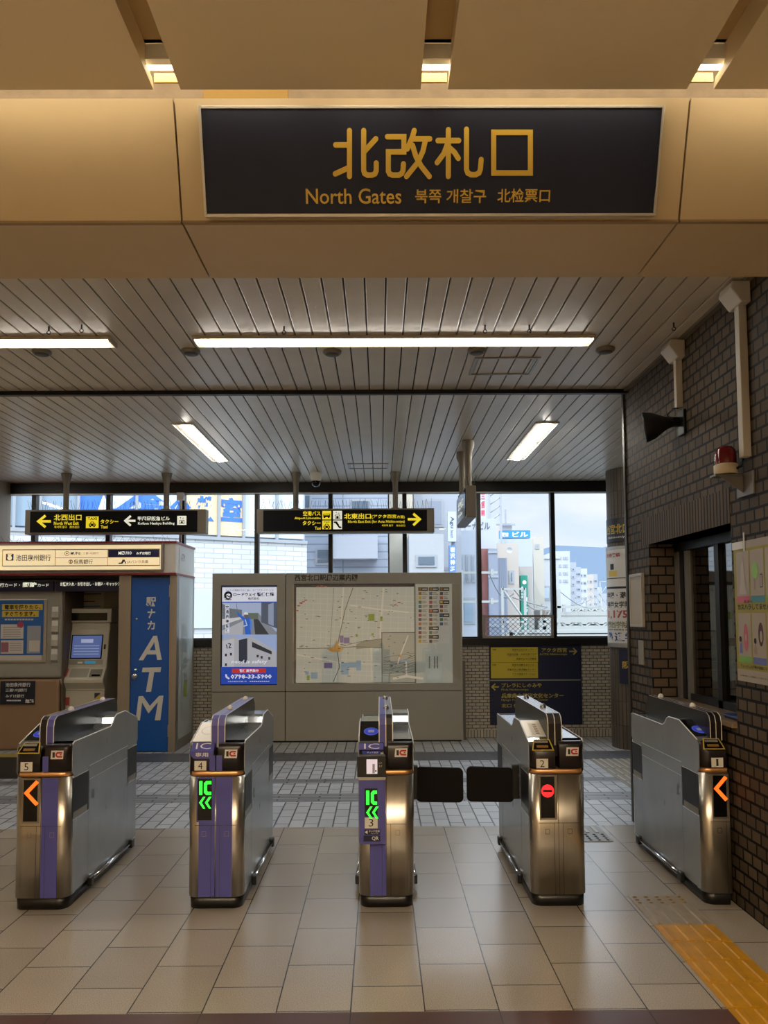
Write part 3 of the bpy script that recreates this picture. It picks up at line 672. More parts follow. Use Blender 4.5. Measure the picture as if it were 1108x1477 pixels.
        b.poly(SD, [(x1, zt), (x0+k, zt), (x0, zt-k), (x0, zt-.075+k), (x0+k, zt-.075), (x1, zt-.075), (x1, zt-.058), (x0+.02, zt-.058), (x0+.016, zt-.053), (x0+.016, zt-.022), (x0+.02, zt-.017), (x1, zt-.017)], lf, led_g)
        zb = zt-.117
        for x in (dx0+.008, dx0+.04):
            b.poly(SD, [(x, zb), (x+.022, zb+.032), (x+.036 if x > dx0+.02 else x+.034, zb+.032), (x+.014, zb), (x+.034, zb-.032), (x+.022, zb-.032)], lf, led_g)
    b.build('symbol', root)
    # heads, tops and sides
    deck = MB()
    yF = lambda t: y(t)
    def halfbody(side, reader_front):
        """side -1/+1; reader_front True when the reader end faces the camera."""
        f = (lambda t: y(t)) if reader_front else (lambda t: y(GL-t))
        xi, xo = cx+side*.012, cx+side*(HW-.001); x0, x1 = min(xi, xo), max(xi, xo)
        for (secs, at_reader) in (([(.745, 0), (.80, 0), (.83, .004), (.85, .012), (.887, .045)], True), ([(.745, 0), (.83, .0), (.87, .006), (.893, .014)], False)):
            ss = []
            for z, t0 in secs:
                ya, yb = (f(t0), f(.11)) if at_reader else (f(GL-t0), f(GL-.11))
                front_first = ya < yb; y0, y1 = min(ya, yb), max(ya, yb)
                rad = .05 if z < .84 else .03
                rr = [.001]*4
                if front_first: rr[0 if side < 0 else 1] = rad
                else: rr[3 if side < 0 else 2] = rad
                ss.append((z, x0, x1, y0, y1, rr))
            hb_ = MB(); hb_.loft(ss, brown); hb_.build('head', root)
        pts = [(f(.05), .745)]+[(f(t), z) for t, z in PR if t > .04 and t < 1.15]+[(f(1.10), .897), (f(1.10), .745)]
        deck.prism(pts, 'x', x0+.002, x1-.004, acrylic)
        # side plate (steel) 3 mm outside
        xs0, xs1 = (x0-.002, x0+.0015) if side < 0 else (x1-.0015, x1+.002)
        sp = MB(); sp.prism([(f(.05), .068), (f(.05), .715), (f(.03), .735), (f(.03), .86), (f(.05), .892)]+[(f(t), z+.004) for t, z in PR[2:-1]]+[(f(1.165), .885), (f(1.165), .735), (f(1.14), .715), (f(1.14), .068)], 'x', xs0, xs1, sidesteel)
        po = sp.build('side_panel', root)
        # bright edge along the top
        path = [(f(.05), .892)]+[(f(t), z+.004) for t, z in PR[2:-1]]+[(f(1.165), .888)]
        e = MB(); xm = (xs0+xs1)/2; e.tube([(xm, p[0], p[1]) for p in path], .0035, seamlite, 6); e.build('edge_trim', po)
        # flap pockets, seams, lock marks
        xo_ = x0-.0022 if side < 0 else x1+.0022; SS = Sheet((xo_, 0, 0), (0, -1, 0) if side < 0 else (0, 1, 0), (0, 0, 1)); sg = -1 if side < 0 else 1
        e = MB(); dk = mat('pocket_dark', '#1b1d20', .45)
        for ta, tb in ((.045, .275), (.965, 1.155)):
            e = MB(); e.rect(SS, sg*y(ta), .475, sg*y(tb), .70, .0004, dk); e.rect(SS, sg*y(ta+.01), .475, sg*y(tb-.02), .51, .0008, bezel); e.build('flap_pocket', po)
        e = MB()
        for ta, tb in ((.045, .275), (.965, 1.155)):
            e.rect(SS, sg*y(ta), .468, sg*y(tb), .472, .001, seamlite); e.rect(SS, sg*y(ta), .70, sg*y(tb), .704, .001, seamlite)
        e.rect(SS, sg*y(.28), .722, sg*y(.96), .726, .001, seamlite); e.rect(SS, sg*y(.28), .642, sg*y(.96), .645, .001, seamlite)
        for tt in (.278, .962): e.rect(SS, sg*y(tt), .10, sg*y(tt+.003), .725, .001, seam)
        e.rect(SS, sg*y(.56), .40, sg*y(.568), .43, .001, seam); e.rect(SS, sg*y(.56), .80, sg*y(.568), .835, .001, seam); e.rect(SS, sg*y(.33), .52, sg*y(.36), .575, .0006, mat('side_label', '#6a6e73', .4))
        e.build('seams', po)
        # bumper rail
        e = MB(); bx = (x0-.016) if side < 0 else (x1+.016)
        e.tube([(bx, y(.30), .062), (bx, y(1.02), .062)], .011, chrome, 10); bo = e.build('bumper_rail', root)
        e = MB()
        for tt in (.275, 1.0): e = MB(); e.box(min(bx-side*.014, bx+side*.014), max(bx-side*.014, bx+side*.014), y(tt), y(tt+.05), .03, .085, black); e.build('end_cap', bo, .006)
        return f, x0, x1
    fL, lx0, lx1 = halfbody(-1, True)
    if full: fR, rx0, rx1 = halfbody(1, False)
    deck.build('deck', root)
    # reader on the left, sloping towards the viewer
    def slope(t): return .887+(t-.045)/(.255)*.076
    def SL(): return Sheet((0, y(.045), .887), (1, 0, 0), (0, .255, .076))
    S4 = SL(); n = Vector((0, -.076, .255)).normalized()
    rm = {'black': screenblk, 'white': whitetop}[reader]
    b = MB(); rl = math.hypot(.255, .076)
    b.rect(S4, lx0+.004, .02 if not slot else .055, lx1-.006, rl+.01, .003, rm); ro = b.build('reader_face', root)
    b = MB(); xc = (lx0+lx1)/2-.002
    if reader == 'black':
        b.disc(S4, xc, .135, .042, .0042, mat('oval_rim', '#5a6bd0', .4, emit=.3), 28, .05); b.disc(S4, xc, .135, .038, .005, ovalblue, 28, .045); b.rect(S4, xc-.018, .118, xc+.018, .152, .0056, mat('oval_mark', '#a7aac8', .4)); b.build('touch_mark', ro)
    elif plateword:
        b.disc(S4, xc, .16, .042, .0042, mat('oval_pale', '#b8b4b0', .4), 28, .055); b.disc(S4, xc, .16, .036, .005, whitetop, 28, .047); b.build('touch_mark', ro)
    else:
        b.rect(S4, xc-.03, .075, xc+.045, .235, .0042, paperm)
        for k in range(5): b.rect(S4, xc-.005, .20-k*.028, xc+.015, .215-k*.028, .005, mat('ink_brown', '#5d3b30', .5))
        b.build('notice', ro)
    S5 = Sheet((0, y(.012), .85), (1, 0, 0), (0, .033, .037))
    if slot:
        b = MB(); b.poly(S5, [(lx0+.012, -.012), (lx1-.004, -.012), (lx1-.02, .06), (lx0+.03, .06)], .006, yellowrim); so_ = b.build('ticket_slot', root)
        b = MB(); b.poly(S5, [(lx0+.02, -.006), (lx1-.012, -.006), (lx1-.026, .054), (lx0+.035, .054)], .0075, screenblk); b.rect(S5, lx0+.04, .004, lx1-.035, .02, .009, slotm); b.rect(S5, lx0+.034, .034, lx1-.032, .05, .009, mat('slot_lip', '#9a958c', .3, .5)); b.build('slot_mouth', so_)
    elif plateword:
        b = MB(); S6 = facing(y(-.001)); pl_ = [(lx0+.004, .838), (lx0+.03, .812), (lx1-.005, .812), (lx1-.003, .852), (lx0+.004, .852)]
        b.poly(S6, pl_, .001, purple); b.poly(S5, [(lx0+.006, -.018), (lx1-.003, -.018), (lx1-.003, .055), (lx0+.014, .055)], .004, purple); po_ = b.build('name_plate', root)
        b = MB(); b.txt(S5, 'IC', lx0+.035, .012, lx1-.022, .05, .005, white_ink, -.005, 2); b.txt(S6, '専用', lx0+.038, .822, lx1-.03, .846, .002, white_ink, .01); b.build('lettering', po_)
    else:
        b = MB(); b.poly(S5, [(lx0+.0, -.002), (lx1-.003, -.002), (lx1-.003, .04), (lx0+.003, .04)], .008, purple); po_ = b.build('name_plate', root)
        b = MB(); b.txt(S5, 'IC', lx0+.03, .004, lx1-.025, .037, .009, white_ink, -.005, 2); b.build('lettering', po_)
        b = MB(); S6 = facing(y(-.002)); b.rect(S6, lx0+.02, .832, lx1-.02, .85, .002, mat('blue_label', '#20307a', .3, emit=.2)); b.txt(S6, 'タッチ決済', lx0+.045, .836, lx1-.03, .846, .0026, white_ink, .01); b.build('touch_label', root)
    # number plate
    if not pod:
        b = MB(); S6 = facing(y(-.0015)); nx = cx-.085 if full else cx-.04
        if half: nx = cx-.065
        b.rect(S6, nx-.033, .748, nx+.033, .80, .001, plate_white); np_ = b.build('number_plate', root)
        b = MB(); b.txt(S6, num, nx-.012 if num != '1' else nx-.006, .755, nx+.012 if num != '1' else nx+.006, .793, .0016, inkm, 0, 2); b.build('numeral', np_)
    # IC sticker on the right of the head
    if full:
        b = MB(); S6 = facing(y(-.002)); sx = cx+.082
        b.poly(S6, [(sx-.035, .815), (sx+.034, .815), (sx+.037, .862), (sx-.031, .862)], .002, plate_white); st = b.build('sticker', root)
        b = MB(); ri = mat('sticker_red', '#b3222a', .4)
        b.stroke(S6, [(sx+.030, .850), (sx+.004, .850), (sx-.003, .844), (sx-.003, .834), (sx+.004, .828), (sx+.030, .828)], .009, .003, ri, False); b.rect(S6, sx-.024, .824, sx-.011, .853, .003, inkm); b.rect(S6, sx+.016, .836, sx+.026, .843, .0034, ri); b.build('emblem', st)
    # centre rail
    rxa, rxb = (cx-.038, cx+.038) if full else (cx-.075, cx-.012)
    prof = [(y(.065), .80), (y(.052), .865), (y(.052), .985), (y(.066), 1.02), (y(.10), 1.036), (y(1.02), 1.036), (y(1.075), .99), (y(1.09), .9), (y(1.09), .80)]
    b = MB(); b.prism(prof, 'x', rxa, rxb, brown); ra = b.build('rail', root)
    def ribbon(xa, xb, lift, m, mb, i0=1, i1=6):
        cyy, czz = y(.55), .9
        P_ = prof[i0:i1]
        def off(i, pt):
            a = P_[max(i-1, 0)]; c_ = P_[min(i+1, len(P_)-1)]; dx, dz = c_[0]-a[0], c_[1]-a[1]; L = math.hypot(dx, dz); return (pt[0]-dz/L*lift, pt[1]+dx/L*lift)
        Q = [off(i, p) for i, p in enumerate(P_)]
        vs = [v for p in Q for v in ((xa, p[0], p[1]), (xb, p[0], p[1]))]; mb.add(vs, [(2*i, 2*i+1, 2*i+3, 2*i+2) for i in range(len(Q)-1)], m)
    topm = mat('rail_top', '#8d8a92', .25, .6)
    b = MB(); ribbon(rxa+.002, rxb-.002, .001, topm, b, 4, 6); b.build('rail_top', ra)
    b = MB(); mid = (rxa+rxb)/2
    for xa in (rxa, mid, rxb): ribbon(xa-.0022, xa+.0022, .002, seamlite, b)
    b.build('rail_trim', ra)
    for ch, xa, xb in (('L', rxa+.003, mid-.003), ('R', mid+.003, rxb-.003)):
        if ch in stripes or (pod and ch == 'L'):
            b = MB(); ribbon(xa, xb, .0016, purple, b); ribbon(xa+.003, xb-.003, .0016, purple, b, 1, 3)
            b.rect(facing(y(-.001)), xa, .745, xb, .83, .0006, purple); b.build('rail_stripe', ra)
    b = MB(); sd = mat('rail_side', '#2a2b2e', .3, .3)
    for xx, sgn in ((rxa, -1), (rxb, 1)):
        b.add([(xx+sgn*.0008, p[0], p[1]) for p in ((y(.11), .90), (y(.11), 1.022), (y(1.0), 1.022), (y(1.06), .975), (y(1.07), .90))], [(0, 1, 2, 3, 4)], sd)
    b.build('rail_side', ra)
    for tt, sx in ((.37, .02), (.89, -.008)):
        b = MB(); capm = mat('sensor_cap_white', '#cfcac0', .35) if caps == 'white' else mat('sensor_cap_chrome', '#9a9a9c', .25, .8)
        b.lathe([(.018, 0), (.018, .008), (.014, .018), (.006, .024), (.001, .025)], (mid+sx*0+.004, y(tt), 1.036), capm, 14); b.build('sensor_cap', root)
    for side, tt in flaps:
        b = MB(); x0 = cx+side*(HW+.03); x1 = cx+side*(HW+.312); xa, xb = min(x0, x1), max(x0, x1); yy = y(tt)
        pts = []; r = .028
        for (qx, qz, a0_) in ((xb-r, .682-r, 0), (xa+r, .69-r, 90), (xa+r, .482+r, 180), (xb-r, .478+r, 270)):
            for k in range(6): a = math.radians(a0_+90*k/5); pts.append((qx+r*math.cos(a), qz+r*math.sin(a)))
        b.prism(pts, 'y', yy-.012, yy+.012, mat('flap_rubber', '#0c0909', .6, 0, .15)); fo = b.build('flap_door', root, .005)
        xh = cx+side*HW; MB().box(min(xh, xh+side*.04), max(xh, xh+side*.04), yy-.02, yy+.02, .50, .70, black).build('hinge', fo, .006)
    return root
gate(-1.868, '5', 'ticket gate numbered 5 with one purple stripe and an orange arrow display', 'R', 'arrow', 'black', True, flaps=((-1, 1.06),))
gate(-.910, '4', 'ticket gate numbered 4 with two purple stripes and a white IC-only reader', 'LR', 'ic', 'white', False, plateword=True)
gate(.031, '3', 'ticket gate numbered 3 with a scanner pod fixed to its front', 'Lp', 'ic', 'black', False, pod=True, flaps=((1, .36),), caps='chrome')
gate(.981, '2', 'plain steel ticket gate numbered 2 with a red no-entry display', '', 'stop', 'white', True, flaps=((-1, .36),), caps='chrome')
gate(1.933, '1', 'narrow ticket gate numbered 1 standing against the brown brick wall', '', 'arrow', 'black', True, half=True)
# ------------------------------------------------------------------ big header sign
sdir = Vector((0, PT0[0]-PB0[0], PT0[1]-PB0[1])).normalized()
nrm = Vector((1, 0, 0)).cross(sdir)
SH = Sheet(Vector((0, PB0[0], PB0[1]))+nrm*.03, (1, 0, 0), sdir)
hs = thing('header_sign', 'large dark navy north gates sign with yellow lettering on the header beam', 'sign', (.18, 2.52, 3.02))
def slab(S, a0, a1, b0, b1, d0, d1, m, mb):
    vs = [S.at(a, b, d) for a in (a0, a1) for b in (b0, b1) for d in (d0, d1)]
    mb.add(vs, [(0, 1, 3, 2), (4, 6, 7, 5), (0, 4, 5, 1), (2, 3, 7, 6), (0, 2, 6, 4), (1, 5, 7, 3)], m)
ca = [SH.px(*p) for p in ((290, 158), (955, 155), (943, 306), (298, 310))]
A0 = (ca[0][0]+ca[3][0])/2; A1 = (ca[1][0]+ca[2][0])/2; B0 = (ca[2][1]+ca[3][1])/2; B1 = (ca[0][1]+ca[1][1])/2
navy_h = mat('header_navy', '#1e2336', .5, 0, .25, .08, 6)
b = MB(); slab(SH, A0, A1, B0, B1, -.0295, -.001, navy_h, b); b.build('panel', hs)
b = MB(); fr_ = mat('header_frame', '#cfcdc9', .3, .6); w = .009
for q in ((A0-w, A0, B0-w, B1+w), (A1, A1+w, B0-w, B1+w), (A0, A1, B0-w, B0), (A0, A1, B1, B1+w)): slab(SH, *q, -.0295, .005, fr_, b)
b.build('frame', hs, .002)
b = MB()
for a in (A0+.012, (A0+A1)/2, A1-.012):
    for c_ in (B0+.012, B1-.012): b.disc(SH, a, c_, .004, .002, black, 10)
b.build('screws', hs)
hy = mat('header_yellow', '#d9b545', .45)
b = MB(); k = 690/1108
def hp(x, y): return SH.px(280+x*k, 140+y*k)
ST = [[(360, 78), (360, 184)], [(328, 111), (360, 111)], [(327, 178), (360, 163)], [(393, 78), (393, 170), (395, 177), (402, 181), (412, 181), (419, 178), (422, 171), (422, 153)], [(393, 128), (421, 97)],
      [(448, 92), (486, 92), (486, 127), (450, 127), (450, 172), (453, 178), (460, 181), (474, 181), (481, 177), (484, 170), (485, 155)], [(510, 78), (506, 92), (494, 120)], [(505, 97), (546, 97)], [(536, 100), (530, 126), (518, 152), (492, 184)], [(506, 112), (514, 138), (526, 160), (545, 184)],
      [(565, 101), (613, 101)], [(589, 76), (589, 184)], [(588, 106), (578, 132), (563, 152)], [(592, 118), (603, 128), (612, 142)], [(631, 75), (631, 168), (634, 176), (642, 180), (652, 180), (660, 176), (663, 168), (665, 145)],
      [(694, 82), (779, 82), (779, 176), (694, 176), (694, 82)]]
for s_ in ST: b.stroke(SH, [hp(*p) for p in s_], .0172, .001, hy)
ptx = lambda body, x0, y0, x1, y1, wt=.0: b.txt(SH, body, *SH.px(x0, y0), *SH.px(x1, y1), .001, hy, wt, 3)
ptx('North Gates', 441, 272, 579, 294, .008); ptx('북쪽 개찰구', 599, 273, 701, 293, .012); ptx('北检票口', 718, 272, 793, 292, .012)
b.build('lettering', hs)

# ------------------------------------------------------------------ hanging signs
sgray = mat('sign_case', '#6f675a', .45, .2); sblk = mat('sign_black_face', '#08080b', .6, 0, .15); sy = mat('sign_yellow_lit', '#e6d22a', .4, emit=.55, ecol='#e8d020'); swh = mat('sign_white_lit', '#e8e8dc', .4, emit=.55, ecol='#e4e6d4')
spike = mat('spike_wire', '#4a4740', .4, .7)
def hang(name, label, x0, x1, z0, z1, y0, y1, poles):
    t = thing(name, label, 'hanging sign', ((x0+x1)/2, (y0+y1)/2, z0), 'hanging direction signs')
    MB().box(x0, x1, y0+.004, y1, z0, z1, sgray).build('case', t, .006)
    for p in poles:
        px_, py_ = p
        m = MB(); m.lathe([(.034, z1-CZ), (.034, -.16), (.038, -.12), (.066, -.01), (.066, 0)], (px_, py_, CZ), sgray, 14); m.box(px_-.05, px_+.05, py_-.04, py_+.04, z1, z1+.012, sgray); m.build('pole', t)
    return t
HZ0, HZ1 = 2.605, 2.905
t1 = hang('hanging_sign', 'left hanging direction sign with two left arrows and a taxi symbol', -4.33, -2.12, HZ0, HZ1, 9.2, 9.34, ((-3.86, 9.27), (-2.625, 9.27)))
FS = facing(9.2)
def cells(x0, x1): b = MB(); b.box(x0, x1, 9.1985, 9.21, HZ0+.02, HZ1-.02, sblk); return b
fa = cells(-4.265, -2.225).build('face', t1)
L = MB(); kx, ky = 300/1108, 160/591
def q(x, y): return (x*kx, 690+y*ky)
def qt(body, x0, y0, x1, y1, m, wt=0.0): L.ptxt(FS, body, *q(x0, y0), *q(x1, y1), .0045, m, wt)
def arrow(pts, w, m): L.pstroke(FS, pts, w, .0025, m, False)
arrow([q(272, 229), q(205, 229)], .03, sy); arrow([q(243, 198), q(205, 229), q(243, 260)], .03, sy)
qt('北西出口', 288, 192, 435, 224, sy, .02); qt('North West Exit', 288, 231, 420, 248, sy, .02); qt('북서쪽 출구', 290, 253, 358, 266, sy, .01); qt('西北出口', 372, 253, 422, 266, sy, .01)
L.prect(FS, *q(459, 203), *q(525, 265), .0025, sy)
qt('TAXI', 468, 208, 517, 222, sblk, .02);
def taxi(cx_, cy_, s):
    f = lambda x, y: FS.px(*q(cx_+x*s, cy_+y*s))
    L.poly(FS, [f(-18, 12), f(-18, 0), f(-12, -2), f(-8, -12), f(8, -12), f(12, -2), f(18, 0), f(18, 12)], .0035, sblk); L.poly(FS, [f(-8, -2), f(-5, -9), f(5, -9), f(8, -2)], .0042, sy)
    for e in (-10, 10): L.poly(FS, [f(e-3, 8), f(e-3, 3), f(e+3, 3), f(e+3, 8)], .0042, sy); L.poly(FS, [f(e-4, 17), f(e-4, 12), f(e+4, 12), f(e+4, 17)], .0035, sblk)
taxi(492, 243, 1)
qt('タクシー', 536, 219, 632, 242, sy, .02); qt('Taxi', 537, 250, 575, 267, sy, .02)
arrow([q(722, 226), q(668, 226)], .026, swh); arrow([q(697, 200), q(668, 226), q(697, 252)], .026, swh)
qt('甲風園阪急ビル', 735, 203, 905, 226, swh, .02); qt('Kofuen Hankyu Building', 736, 233, 931, 250, swh, .02)
L.prect(FS, *q(945, 200), *q(993, 248), .0025, swh)
L.prect(FS, *q(956, 222), *q(982, 243), .0032, sblk); L.prect(FS, *q(959, 225), *q(979, 240), .0036, swh); L.prect(FS, *q(963, 229), *q(975, 238), .004, sblk); qt('↑↓', 957, 205, 981, 219, sblk, .01)
# lift text above its face
L.build('lettering', t1)
def spikes(x0, x1, y_, z, n, t):
    b = MB()
    for i in range(n):
        x = x0+(x1-x0)*i/(n-1); dx = random.uniform(-.04, .04); dy = random.uniform(-.06, .06)
        b.tube([(x, y_, z), (x+dx, y_+dy, z+random.uniform(.09, .13))], .0018, spike, 4, False)
    b.box(x0, x1, y_-.01, y_+.01, z-.001, z+.004, spike); o = b.build('bird_spikes', t, kind='stuff')
spikes(-4.3, -2.16, 9.27, HZ1, 70, t1)

t2 = hang('hanging_sign', 'right hanging direction sign with a yellow right arrow above the map board', -1.5, .675, HZ0, HZ1, 9.2, 9.34, ((-1.03, 9.27), (.2, 9.27)))
cells(-1.42, .585).build('face', t2)
L = MB(); kx2, ky2 = 340/1108, 160/521
def q(x, y): return (360+x*kx2, 690+y*ky2)
qt('空港バス', 252, 154, 334, 176, sy, .02); qt('Airport Limousine', 212, 181, 335, 195, sy, .02); qt('タクシー', 250, 200, 334, 220, sy, .02); qt('Taxi', 307, 227, 335, 241, sy, .02)
L.prect(FS, *q(342, 153), *q(384, 193), .0025, sy); L.prect(FS, *q(342, 198), *q(384, 239), .0025, sy); L.prect(FS, *q(393, 153), *q(435, 193), .0025, swh); L.prect(FS, *q(393, 198), *q(435, 239), .0025, swh)
L.prect(FS, *q(347, 166), *q(379, 182), .0032, sblk); L.prect(FS, *q(350, 169), *q(376, 173), .0038, sy)
for e in (353, 372): L.disc(FS, *FS.px(*q(e, 183)), .011, .004, sblk, 10)
taxi(363, 224, .85); qt('TAXI', 350, 202, 376, 209, sblk, .02)
L.prect(FS, *q(401, 171), *q(426, 190), .0032, sblk); L.prect(FS, *q(404, 174), *q(423, 187), .0036, swh); L.prect(FS, *q(408, 177), *q(419, 187), .004, sblk); qt('↑↓', 403, 156, 425, 169, sblk, .01)
L.pstroke(FS, [q(399, 206), q(405, 206), q(423, 230), q(429, 230)], .02, .0035, sblk); L.disc(FS, *FS.px(*q(410, 206)), .01, .0035, sblk, 10); L.pstroke(FS, [q(412, 210), q(418, 218)], .014, .0035, sblk)
qt('北東出口', 445, 165, 571, 191, sy, .025); qt('(アクタ西宮', 573, 170, 690, 190, sy, .015); qt('方面)', 693, 174, 730, 190, sy, .01)
qt('North East Exit (for Acta Nishinomiya)', 463, 197, 730, 212, sy, .015); qt('북동쪽 출구', 622, 217, 675, 226, sy, .01); qt('东北出口', 690, 217, 731, 226, sy, .01)
L.pstroke(FS, [q(744, 192), q(800, 192)], .03, .0025, sy, False); L.pstroke(FS, [q(770, 166), q(800, 192), q(770, 220)], .03, .0025, sy, False)
L.build('lettering', t2); spikes(-1.46, .64, 9.27, HZ1, 70, t2)

t3 = thing('hanging_sign', 'hanging sign seen end-on near the window at the middle right', 'hanging sign', (.9, 7.85, 2.56), 'hanging direction signs')
MB().box(.86, .955, 7.38, 8.32, 2.555, 2.87, sgray).build('case', t3, .006)
MB().box(.852, .861, 7.44, 8.26, 2.575, 2.85, mat('sign_gloss_face', '#3a4044', .12)).build('face', t3)
S3 = Sheet((.8515, 0, 0), (0, -1, 0), (0, 0, 1)); L = MB(); L.txt(S3, '北改札口', -8.1, 2.70, -7.6, 2.79, .001, swh, .02); L.txt(S3, 'North Gates', -8.1, 2.63, -7.7, 2.67, .001, swh, .01); L.build('lettering', t3)
for py_ in (7.58, 8.12):
    m = MB(); m.lathe([(.036, 2.87-CZ), (.036, -.17), (.04, -.12), (.064, -.06), (.064, 0)], (.905, py_, CZ), sgray, 14); m.box(.86, .95, py_-.05, py_+.05, 2.868, 2.885, sgray); m.build('pole', t3)
spikes(.865, .95, 7.5, 2.87, 10, t3)

# ------------------------------------------------------------------ ceiling fittings
def long_light(x0, x1, y0, y1, label):
    t = thing('ceiling_light', label, 'ceiling light', ((x0+x1)/2, (y0+y1)/2, CZ-.06), 'long surface ceiling lights')
    refl = lampreflect
    b = MB(); b.prism([(y0, CZ-.001), (y0, CZ-.016), (y0+.01, CZ-.02), (y0+.02, CZ-.012), (y1-.03, CZ-.012), (y1-.01, CZ-.03), (y1, CZ-.026), (y1, CZ-.001)], 'x', x0, x1, refl); b.build('housing', t)
    MB().box(x0+.02, x1-.02, y0+.03, y0+.08, CZ-.03, CZ-.0122, lampw).build('tube', t, .012)
    for s_, xx in ((-1, x0), (1, x1)): MB().box(min(xx, xx+s_*.012), max(xx, xx+s_*.012), y0, y1, CZ-.03, CZ-.001, refl).build('end_cap', t)
long_light(-1.16, 1.36, 4.66, 4.80, 'long ceiling light across the middle of the plank ceiling')
long_light(-4.2, -1.70, 4.66, 4.80, 'long ceiling light at the left of the plank ceiling')
def recessed(x0, x1, y0, y1, label):
    t = thing('recessed_light', label, 'ceiling light', ((x0+x1)/2, (y0+y1)/2, CZ), 'recessed ceiling lights')
    b = MB(); w = .012
    for q_ in ((x0, x0+w, y0, y1), (x1-w, x1, y0, y1), (x0+w, x1-w, y0, y0+w), (x0+w, x1-w, y1-w, y1)): b.box(*q_, CZ-.012, CZ+.001, whitepaint)
    b.build('frame', t)
    MB().box(x0+w, x1-w, y0+w, y1-w, CZ-.004, CZ-.0005, lampreflect).build('reflector', t)
    ym = (y0+y1)/2; xa = x0+.05 if x0 < 0 else x0+.05
    for a, c_ in ((y0+.05, ym-.01), (ym+.01, y1-.05)): MB().box(xa+.03, xa+.10, a, c_, CZ-.03, CZ-.0042, lampw).build('tube', t, .012)
    MB().box(xa+.01, xa+.12, ym-.01, ym+.01, CZ-.034, CZ-.0042, whitepaint).build('lamp_holder', t)
recessed(-1.90, -1.70, 6.83, 8.5, 'recessed twin-tube ceiling light above the left hanging sign')
recessed(1.44, 1.66, 6.83, 8.48, 'recessed twin-tube ceiling light on the right of the ceiling')
recessed(-5.25, -5.03, 6.83, 8.48, 'unseen twin-tube ceiling light added beyond the left edge to brighten the hall')  # this and the next are unseen fittings, added to brighten the hall
recessed(4.1, 4.32, 6.83, 8.48, 'unseen twin-tube ceiling light added behind the tiled column to brighten the hall')
first = None
for i, (x, yy) in enumerate(((-2.235, 4.93), (-1.247, 4.93), (-.309, 4.95), (.655, 4.93), (1.51, 4.92))):
    lab = ['far left', 'left of the long light', 'below the middle of the long light', 'under the right of the long light beside the hatch', 'near the brown wall'][i]
    if first is None:
        first = thing('ceiling_disc', '', 'ceiling speaker', (x, yy, CZ), 'round ceiling speakers'); dm = mat('disc_grey', '#7d786e', .5)
        MB().lathe([(.062, 0), (.062, -.012), (.052, -.022), (.001, -.024)], (x, yy, CZ), dm, 24).build('rim', first)
        MB().lathe([(.045, -.0235), (.044, -.026), (.001, -.0265)], (x, yy, CZ), mat('disc_dark', '#4f4b45', .6), 24).build('grille', first); d_ = first
    else: d_ = copy_tree(first, (x, yy, CZ))
    d_['label'] = 'round grey ceiling speaker '+lab
for i, (x, yy) in enumerate(((-2.0, 4.50), (-1.79, 4.47), (-.575, 4.51), (.65, 4.50), (.92, 4.50), (1.79, 4.47))):
    m = MB(); m.tube([(x, yy, CZ-.001), (x, yy, CZ-.03)], .005, black, 6)
    m.tube([(x+.011*math.cos(a*.7), yy, CZ-.04+.011*math.sin(a*.7)) for a in range(10)], .003, black, 5)
    one(m, 'ceiling_hook', 'small black ceiling hook '+['at far left, outer of the pair', 'at far left, inner of the pair', 'left of the middle of the ceiling', 'above the hatch, left of the pair', 'above the hatch, right of the pair', 'beside the brown wall'][i], 'hook', (x, yy, CZ), 'ceiling hooks')
def hatch(x0, x1, y0, y1, label, n=0):
    b = MB(); w = .018; hm = mat('hatch_frame', '#a39c8f', .3, .6)
    for q_ in ((x0, x0+w, y0, y1), (x1-w, x1, y0, y1), (x0+w, x1-w, y0, y0+w), (x0+w, x1-w, y1-w, y1)): b.box(*q_, CZ-.008, CZ-.0002, hm)
    i_ = w+.006
    for q_ in ((x0+i_, x0+i_+w*.6, y0+i_, y1-i_), (x1-i_-w*.6, x1-i_, y0+i_, y1-i_)): b.box(*q_, CZ-.005, CZ-.0002, hm)
    one(b, 'ceiling_hatch', label, 'access hatch', ((x0+x1)/2, (y0+y1)/2, CZ), 'ceiling hatches')
hatch(.66, 1.115, 5.08, 5.45, 'metal framed access hatch in the ceiling below the long light')
hatch(-.37, .11, 8.70, 9.0, 'small framed access hatch in the ceiling near the windows')
dc = thing('dome_camera', 'white dome security camera hanging from the ceiling by the windows', 'security camera', (-.78, 9.27, CZ))
MB().lathe([(.075, 0), (.075, -.02), (.07, -.06), (.062, -.10), (.06, -.105)], (-.78, 9.27, CZ), whitepaint, 24).build('housing', dc)
MB().lathe([(.058, -.10), (.055, -.135), (.042, -.16), (.02, -.172), (.001, -.175)], (-.78, 9.27, CZ), mat('dome_black', '#050506', .08), 24).build('dome', dc)

# ------------------------------------------------------------------ area map board
MBx0, MBx1, MBs, MBy = -2.135, 1.05, -1.2, 9.65
bd = thing('map_board', 'large grey notice board with an area map and a lit advert', 'notice board', (-.5, 9.75, 0))
bgm = mat('board_grey', '#8f8b80', .42, 0, .5, .02, 3)
for a, c_, z0, z1 in ((MBx0, MBs-.004, .64, 2.14), (MBs+.004, MBx1, .64, 2.14), (MBx0, MBs-.004, .02, .632), (MBs+.004, MBx1, .02, .632)):
    MB().box(a, c_, MBy, MBy+.17, z0, z1, bgm).build('panel', bd, .005)
MB().box(MBx0+.02, MBx1-.02, MBy+.02, MBy+.16, 0, 2.12, dark).build('body', bd)
SB = facing(MBy)
tl = MB(); tl.ptxt(SB, '西宮北口駅周辺案内図', 425, 828.5, 516, 838, .0012, inkm, .025); tl.ptxt(SB, 'Nishinomiya-Kitaguchi Station Area Map', 425, 840, 497, 842.5, .0012, mat('ink_grey', '#4a463e', .5), 0); tl.build('lettering', bd)
